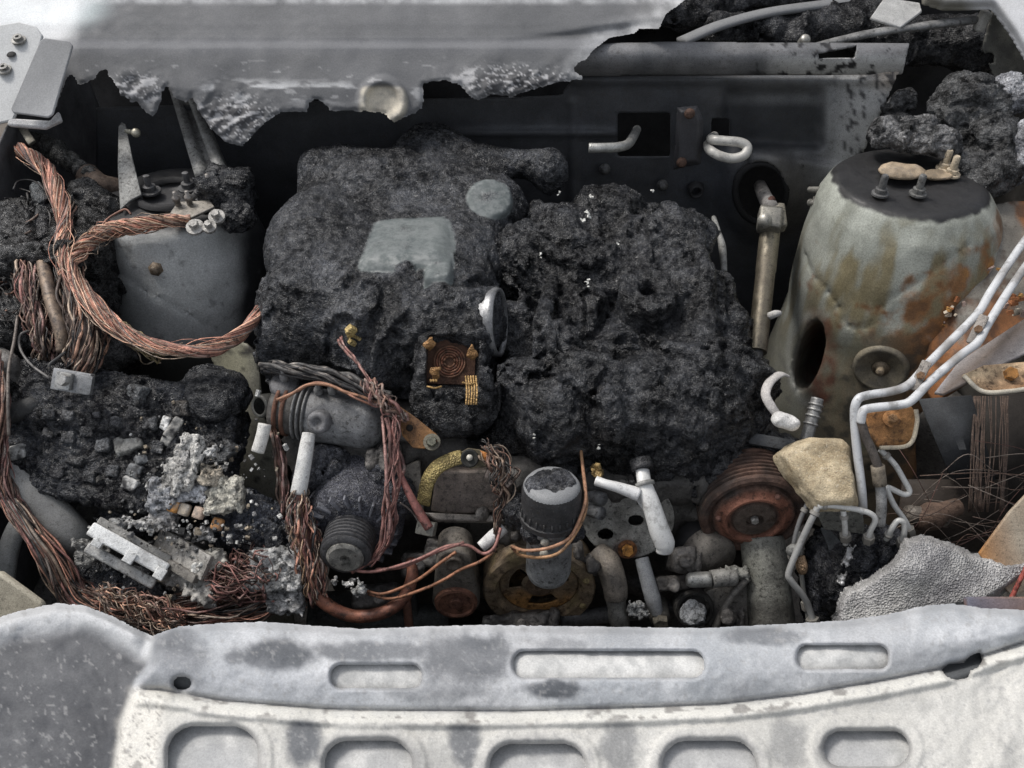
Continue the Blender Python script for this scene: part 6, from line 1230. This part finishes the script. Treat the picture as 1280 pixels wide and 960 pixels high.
# twin aluminium lines
for k, (pts, lab) in enumerate((([(1310, 262, -.10), (1278, 305, -.10), (1240, 362, -.105), (1222, 392, -.105), (1190, 425, -.105), (1160, 455, -.105), (1137, 480, -.105), (1115, 489, -.105), (1085, 494, -.105), (1072, 500, -.105), (1068, 518, -.10), (1071, 560, -.09), (1077, 610, -.08), (1079, 640, -.07)], 'upper of two silver pipes bending across the right tower'), ([(1320, 285, -.105), (1288, 325, -.11), (1262, 362, -.11), (1235, 405, -.11), (1222, 428, -.11), (1200, 445, -.11), (1165, 475, -.11), (1140, 500, -.11), (1125, 506, -.11), (1090, 510, -.11), (1079, 514, -.11), (1076, 528, -.105)], 'lower of two silver pipes bending across the right tower'))):
    tag(geo('aluminium_pipe', tube(path(pts, 7), .0054, 14), M_pipe, col=lambda V: lerp((.56, .57, .58), (.30, .29, .28), sstep(.1, .5, fbm(V, 25, 3, 4)))), lab, 'pipe')
lp = thing('crimped_line', 'dark line with a brass crimp continuing down from the lower silver pipe', 'pipe', PN(1102, 650, -.07)); geo('upper_line', tube(path([(1076, 526, -.105), (1082, 545, -.10), (1092, 568, -.095), (1098, 585, -.09)]), .0055, 10), M_iron, lp, col=(.10, .085, .075)); geo('crimp', tube(path([(1097, 582, -.09), (1100, 606, -.085)], 4), .0085, 14), M_iron, lp, col=(.20, .17, .13)); geo('lower_line', tube(path([(1100, 604, -.085), (1102, 630, -.08), (1100, 655, -.07)]), .0065, 12), M_iron, lp, col=(.24, .24, .235))
def spipe(pts, lab, r=.0036, c=(.50, .50, .48)):
    P_ = path(pts, 6); g = G().add(tube(P_, r, 10), c); g.add(hexnut(P_[-4], P_[-1] - P_[-4], r * 2.1, .012), (.20, .19, .17)); g.add(lathe([(r, 0), (r * 1.5, .001), (r * 1.5, .005), (r, .006)], P_[2], P_[3] - P_[1], 12), (.24, .23, .21))
    return tag(geo('brake_line', g, M_pipe, smooth='auto'), lab, 'pipe')
spipe([(1100, 562, -.06), (1118, 580, -.06), (1130, 600, -.06), (1137, 614, -.06), (1130, 618, -.06), (1112, 610, -.06), (1109, 612, -.062), (1118, 632, -.06), (1132, 652, -.055), (1138, 668, -.05)], 'thin zigzag brake line right of the crimped line')
spipe([(1022, 633, -.09), (1040, 632, -.09), (1072, 637, -.09), (1088, 642, -.09), (1094, 650, -.088), (1088, 664, -.08), (1085, 676, -.07)], 'brake line running level under the rock then turning down')
spipe([(1054, 638, -.085), (1056, 656, -.08), (1057, 680, -.06)], 'short brake line dropping into the burnt block'); spipe([(1108, 674, -.06), (1114, 662, -.075), (1122, 651, -.08), (1130, 654, -.08), (1130, 668, -.075), (1127, 682, -.06)], 'hooped brake line at the right of the burnt block')
spipe([(1022, 634, -.085), (1014, 650, -.085), (1000, 680, -.08), (986, 715, -.08), (989, 726, -.08), (1004, 745, -.075), (1012, 762, -.07), (1018, 785, -.07)], 'long grey brake line descending left of the burnt block', .0042, (.30, .30, .29)); spipe([(1010, 628, -.06), (1000, 650, -.06), (993, 675, -.06), (990, 700, -.06)], 'thin dark line behind the long brake line', .003, (.14, .14, .14)); spipe([(998, 665, -.05), (1002, 720, -.05), (1012, 785, -.05)], 'second thin dark line behind the pillar side', .003, (.16, .16, .15))
ft = thing('brass_fitting', 'small tan brass fitting on the thin lines beside the pillar', 'fitting', PN(1003, 720, -.06)); geo('body', tube(path([(1000, 695, -.07), (1002, 706, -.072), (1003, 716, -.07)], 4), [.006, .007, .0075, .005], 12), M_mesh, ft, col=(.30, .20, .12)); geo('collar', ball(PN(993, 688, -.07), (.011, .008, .010)), M_iron, ft, col=(.18, .18, .17))
# aluminium hook left of the tower
tag(geo('hooked_strap', tube(path([(986, 470, -.03), (975, 468, -.04), (962, 478, -.045), (957, 493, -.05), (964, 508, -.05), (973, 520, -.05)]), [.003, .006, .0065, .006, .006, .005], 12, flat=.5), M_white, col=(.44, .42, .40)), 'curled pale metal strap at the engine right flank', 'strap')
V, Q = lump([('c', PN(974, 524, -.055), PN(990, 529, -.055), .010, .010), ], .0025, .005, lambda X: .002 * fbm(X, 90, 2, 2), sub=1); tag(mesh_obj('white_bulb', V, Q, M_white, None, (.60, .59, .57)), 'white bulb-shaped end hanging below the curled strap', 'fitting')
sb = thing('spring_tube', 'ribbed grey tube standing beside the rock', 'tube', PN(1005, 560, 0)); P_ = path([(1022, 498, .02), (1016, 520, .02), (1006, 556, .02)], 10); geo('tube', tube(P_, .0085, 14, hollow=False), M_metal, sb, col=(.27, .27, .265)); T_, _, _ = frames(P_)
for k in range(4, 14, 3): geo('ring', lathe([(.0085, -.002), (.0102, -.001), (.0102, .001), (.0085, .002)], P_[k], T_[k], 16), M_metal, sb, col=(.3, .3, .29))
tag(geo('black_bracket_arm', box(PN(965, 553, -.01), (.06, .016, .012), rot(40, 0, -16), .003), M_iron, col=(.055, .058, .062), smooth='auto'), 'dark flat bracket arm between the engine and the rock', 'bracket')
tag(geo('tower_clip', tube(path([(962, 395, .07), (970, 392, .06), (976, 391, .06)], 4), [.006, .0055, .003], 10), M_white, col=(.46, .45, .43)), 'tiny pale clip on the left flank of the right tower', 'clip')
# rusty bracket with bolt on the wing
rk = thing('wing_bracket', 'rusty orange bracket with a bolt under the silver pipes', 'bracket', PN(1110, 560, -.05)); geo('plate', slab([PN(1082, 516, -.07), PN(1140, 508, -.07), PN(1147, 520, -.07), PN(1143, 545, -.07), PN(1130, 559, -.07), PN(1098, 559, -.07), PN(1086, 540, -.07)], .006), M_rust, rk, col=rustc((.38, .22, .09), (.20, .09, .035), 40, 3), smooth='auto', bevel=.0015); geo('raised_edge', tube(path([(1145, 512, -.075), (1146, 530, -.078), (1136, 556, -.078), (1100, 560, -.078)]), .0028, 8), M_white, rk, col=(.42, .37, .28)); geo('bolt', G().add(lathe([(.011, 0), (.011, .002), (.006, .003)], PN(1114, 524, -.072), (0, -.6, .8), 16), (.30, .15, .06)).add(hexnut(PN(1114, 524, -.074), (0, -.6, .8), .006, .008), (.34, .20, .10)), M_rust, rk, smooth='auto')
rk2 = thing('wing_bracket', 'rusty white-edged bracket at the right edge below the wing lip', 'bracket', PN(1245, 490, -.05)); geo('plate', slab([PN(1203, 468, -.05), PN(1230, 456, -.055), PN(1300, 450, -.06), PN(1300, 482, -.06), PN(1262, 488, -.06), PN(1226, 488, -.06)], .006), M_rust, rk2, col=rustc((.45, .36, .24), (.26, .11, .04), 40, 5), smooth='auto', bevel=.0015); geo('rim', tube(path([(1205, 470, -.06), (1228, 489, -.066), (1262, 489, -.068), (1300, 483, -.068)]), .003, 8), M_white, rk2, col=(.48, .44, .36)); geo('bolt', hexnut(PN(1262, 468, -.062), (0, -.6, .8), .009, .008), M_rust, rk2, col=(.33, .16, .05), smooth='auto')
tag(geo('wing_lip', slab([PN(1198, 452, -.03), PN(1300, 385, -.03), PN(1300, 432, -.045), PN(1180, 492, -.045), PN(1168, 490, -.04)], .005), M_body, col=lambda V: lerp(lerp((.26, .25, .255), (.36, .35, .35), np.clip(.5 + fbm(V, 30, 3, 2), 0, 1)), (.10, .07, .05), sstep(.12, .35, fbm(V, 70, 3, 4))), smooth='auto', bevel=.0015), 'grey metal lip running to the right edge under the pipes', 'metal lip')
for k, (x, y, lab) in enumerate(((1150, 470, 'small grey clamp holding the silver pipes at their bend'), (1222, 412, 'small grey clamp holding the silver pipes on the slope'))):
    cl_ = thing('pipe_clamp', lab, 'clamp', PN(x, y, -.09)); geo('saddle', box(PN(x, y, -.112), (.012, .040, .006), rot(45, 0, -38), .002), M_iron, cl_, col=(.22, .20, .18), smooth='auto'); geo('screw', hexnut(PN(x, y, -.116), (0, -.6, .8), .005, .005), M_rust, cl_, col=(.2, .12, .07), smooth='auto')
for k, (q, lab) in enumerate((((1190, 388), 'flaking rust nodule on the tower, left of the pipes'), ((1240, 345), 'orange rust flakes at the tower right shoulder'), ((1268, 380), 'orange and white rust crust at the right edge by the pipes'))):
    rs_ = np.random.default_rng(80 + k); g = G()
    tt_ = march(TF['pale green and rusty strut tower with round top on the right'], q[0], q[1])[0] if q[0] < 1250 else PN(q[0], q[1], -.03)
    for i in range(16):
        o_ = rs_.normal(0, .010, 3); g.add(box(tt_ + o_ * np.array([1, .4, 1]) - DIRV * .004, rs_.uniform(.004, .012, 3) * np.array([1, 1, .5]), rot(*rs_.uniform(0, 180, 3)), .0006), ((.48, .26, .09), (.30, .12, .05), (.55, .48, .38), (.4, .3, .26))[rs_.integers(4)])
    tag(geo('rust_flakes', g, M_rust, smooth=False), lab, 'rust', kind='stuff')
# rock
def rock_noise(X): return .006 * fbm(X, 22, 3, 3) + .002 * fbm(X, 90, 3, 4)
rp = [PN(x, y, d) for x, y, d in ((970, 568, -.06), (1004, 550, -.06), (1046, 548, -.07), (1058, 556, -.07), (1074, 622, -.10), (1066, 632, -.10), (1024, 632, -.10), (1010, 612, -.095), (985, 588, -.08))]
rc = np.mean(rp, 0); rn = nrm(np.cross(rp[2] - rp[0], rp[5] - rp[0])); rn = rn if rn @ (CAM - rc) > 0 else -rn
def rock_f(X):
    d = (X - rc) @ rn; d = np.abs(d + .012) - .020
    for i in range(len(rp)):
        a, b = rp[i], rp[(i + 1) % len(rp)]; n_ = nrm(np.cross(b - a, rn)); n_ = n_ if n_ @ (a - rc) > 0 else -n_; n_ = nrm(n_ + .25 * rn); d = -smin(-d, -((X - a) @ n_), .007)
    return d - rock_noise(X)
lo, hi = np.min(rp, 0) - .045, np.max(rp, 0) + .045; V, Q = snet(rock_f, lo, hi, .003); V, Q = subdiv(V, Q)
tag(mesh_obj('rock', V, Q, M_rock, None, lambda V: lerp((.50, .42, .29), (.30, .235, .145), np.clip(.35 + 1.3 * fbm(V, 40, 4, 2), 0, 1))), 'sandy beige angular rock lying beside the compressor pulley', 'rock')
# burnt hydraulic block
hb = thing('hydraulic_block', 'black burnt hydraulic block into which the thin lines run', 'hydraulic unit', PN(1060, 780, 0))
V, Q = lump([('b', PN(1060, 725, .02), np.array([.05, .05, .06]), .01, rot(10, 0, 0)), E(1090, 690, -.02, (.04, .03, .02)), E(1065, 700, -.02, (.04, .03, .03)), E(1110, 680, -.02, (.025, .02, .02)), E(1090, 720, -.02, (.03, .03, .03))], .004, .012, crust(.5, 61), marg=.02, sub=1, fine=crust_fine(1.3, 5)); mesh_obj('crusted_body', V, Q, M_char, hb, char_col((.010, .010, .012), (.05, .052, .06), 5))
geo('side_plate', slab([PN(1026, 660, -.02), PN(1036, 660, -.02), PN(1062, 690, -.03), PN(1060, 698, -.03), PN(1042, 702, -.03)], .005), M_iron, hb, col=(.06, .065, .068), smooth='auto', bevel=.001); geo('mount_plate', slab([PN(1018, 636, -.045), PN(1078, 640, -.05), PN(1082, 668, -.03), PN(1030, 662, -.03)], .006), M_iron, hb, col=(.20, .20, .18), smooth='auto', bevel=.001)
chunk(1058, 705, (.006, .028, .004), 'silvery molten drip hanging on the burnt block', (.42, .42, .42), 91, d=-.06, R=rot(40, 0, -28), matl=M_metal, name='metal_drip', cat='drip', h=.002)
# cinder foam slab
def foam_col(u, v, s):
    n = n2(u, v, .03, 4, 3); c = lerp((.29, .285, .285), (.44, .435, .42), np.clip(.5 + 1.4 * n, 0, 1)); c = lerp(c, (.17, .165, .175), .7 * np.exp(-(((u - 1195) / 40.) ** 2 + ((v - 732 + .35 * (u - 1195)) / 13.) ** 2)))
    cr_ = sstep(.06, .015, np.abs(n2(u, v, .09, 1, 6))) ; return lerp(c, (.60, .60, .60), cr_ * sstep(1170, 1215, u) * .8)
FPOLY = [(1042, 790), (1045, 752), (1055, 735), (1085, 722), (1118, 698), (1130, 673), (1150, 668), (1185, 676), (1215, 690), (1240, 692), (1258, 700), (1300, 690), (1300, 712), (1262, 738), (1235, 755), (1190, 765), (1120, 790)]
V, Q, C = sheet(1035, 1305, 660, 795, 2.4, lambda u, v: psdf(u, v, FPOLY) + 2.0 * n2(u, v, .2, 2, 3), lambda u, v, s: PTa(u, v, 1.135 - .02 * sstep(690, 790, v) + .010 * n2(u, v, .018, 2, 2) + .0008 * n2(u, v, .25, 2, 4) + .03 * sstep(-12, 0, s) ** 2 - .02 * np.exp(-(((u - 1140) / 60.) ** 2 + ((v - 710) / 35.) ** 2))), foam_col)
tag(mesh_obj('cinder_slab', V, Q, M_foam, None, C, solid=.02), 'grey bubbled slab of burnt foam resting at the lower right', 'burnt foam')
tag(geo('beige_panel', slab([PN(1224, 692, -.10), PN(1262, 640, -.10), PN(1300, 600, -.10), PN(1300, 760, -.12), PN(1262, 742, -.115)], .006), M_body, col=lambda V: lerp((.36, .34, .28), (.34, .16, .05), sstep(.1, .5, fbm(V, 30, 3, 2) + (pix(V)[0] < 1250) * .8)), smooth='auto', bevel=.0015), 'beige panel with orange rust corner at the right edge', 'panel')
wire('thin red rod leaning at the lower right corner', [(1262, 752, -.12), (1275, 725, -.12), (1290, 695, -.12)], .003, (.36, .09, .07), 'red_rod', cat='rod'); tag(geo('stained_strip', box(PN(1265, 757, -.16), (.11, .02, .012), rot(30, 0, 0), .003), M_body, col=lambda V: lerp((.30, .17, .10), (.10, .10, .13), sstep(-.2, .2, fbm(V, 40, 3, 3)))), 'stained narrow strip wedged above the front panel at right', 'strip')
# wheel arch: dark liner slabs and bare tyre cords
for pts, c_, lab in (([(1150, 500, .06), (1215, 495, .06), (1245, 600, .08), (1190, 600, .09)], (.045, .048, .052), 'dark sloping liner plate in the wheel arch'), ([(1215, 498, .09), (1300, 490, .09), (1300, 640, .12), (1235, 640, .12)], (.03, .026, .023), 'brown-black liner plate at the right edge of the wheel arch'), ([(1130, 600, .10), (1260, 600, .11), (1260, 690, .11), (1120, 690, .10)], (.026, .02, .016), 'dark lower liner in the wheel arch')):
    tag(geo('arch_liner', slab([PN(*p) for p in pts], .006), M_soot, col=c_), lab, 'liner')
rs_ = np.random.default_rng(77); g = G()
for i in range(40):
    x0, y0 = rs_.uniform(1140, 1290), rs_.uniform(570, 690); a = rs_.normal(0, .9); L = rs_.uniform(25, 90); b = rs_.normal(0, 18); d0 = rs_.uniform(-.03, .06)
    g.add(tube(path([(x0 - L * math.cos(a), y0 - L * .6 * math.sin(a), d0 + .02), (x0, y0 + b, d0), (x0 + L * math.cos(a), y0 + L * .6 * math.sin(a), d0 + .02)], 6), rs_.uniform(.0004, .0008), 4), np.array(((.13, .085, .065), (.08, .055, .045), (.20, .165, .14), (.11, .055, .045))[rs_.integers(4)]) * rs_.uniform(.6, 1.3))
for i in range(26):
    x = rs_.uniform(1215, 1262); g.add(tube(path([(x, 495, .07), (x + rs_.normal(0, 3), 560, .06), (x - 6 + rs_.normal(0, 5), 640, .05)], 5), .0009, 4), (.10, .07, .055))
tag(geo('tyre_cord_wires', g, M_wire), 'tangle of bare rusty tyre cords in the right wheel arch', 'wires', kind='stuff')
ba = thing('rusty_ball_joint', 'rusty joint half hidden behind the tyre cords', 'joint', PN(1170, 670, .05)); geo('housing', lathe([(0, .03), (.012, .03), (.016, .02), (.02, 0), (.014, -.02), (.012, -.05)], PN(1165, 645, .04), (-.8, -.4, .1), 20), M_rust, ba, col=(.12, .08, .06)); geo('pin', tube(path([(1135, 642, .03), (1180, 648, .05)], 4), .012, 12), M_iron, ba, col=(.15, .13, .11))

for o in bpy.data.objects:
    if '_b' in o: del o['_b']
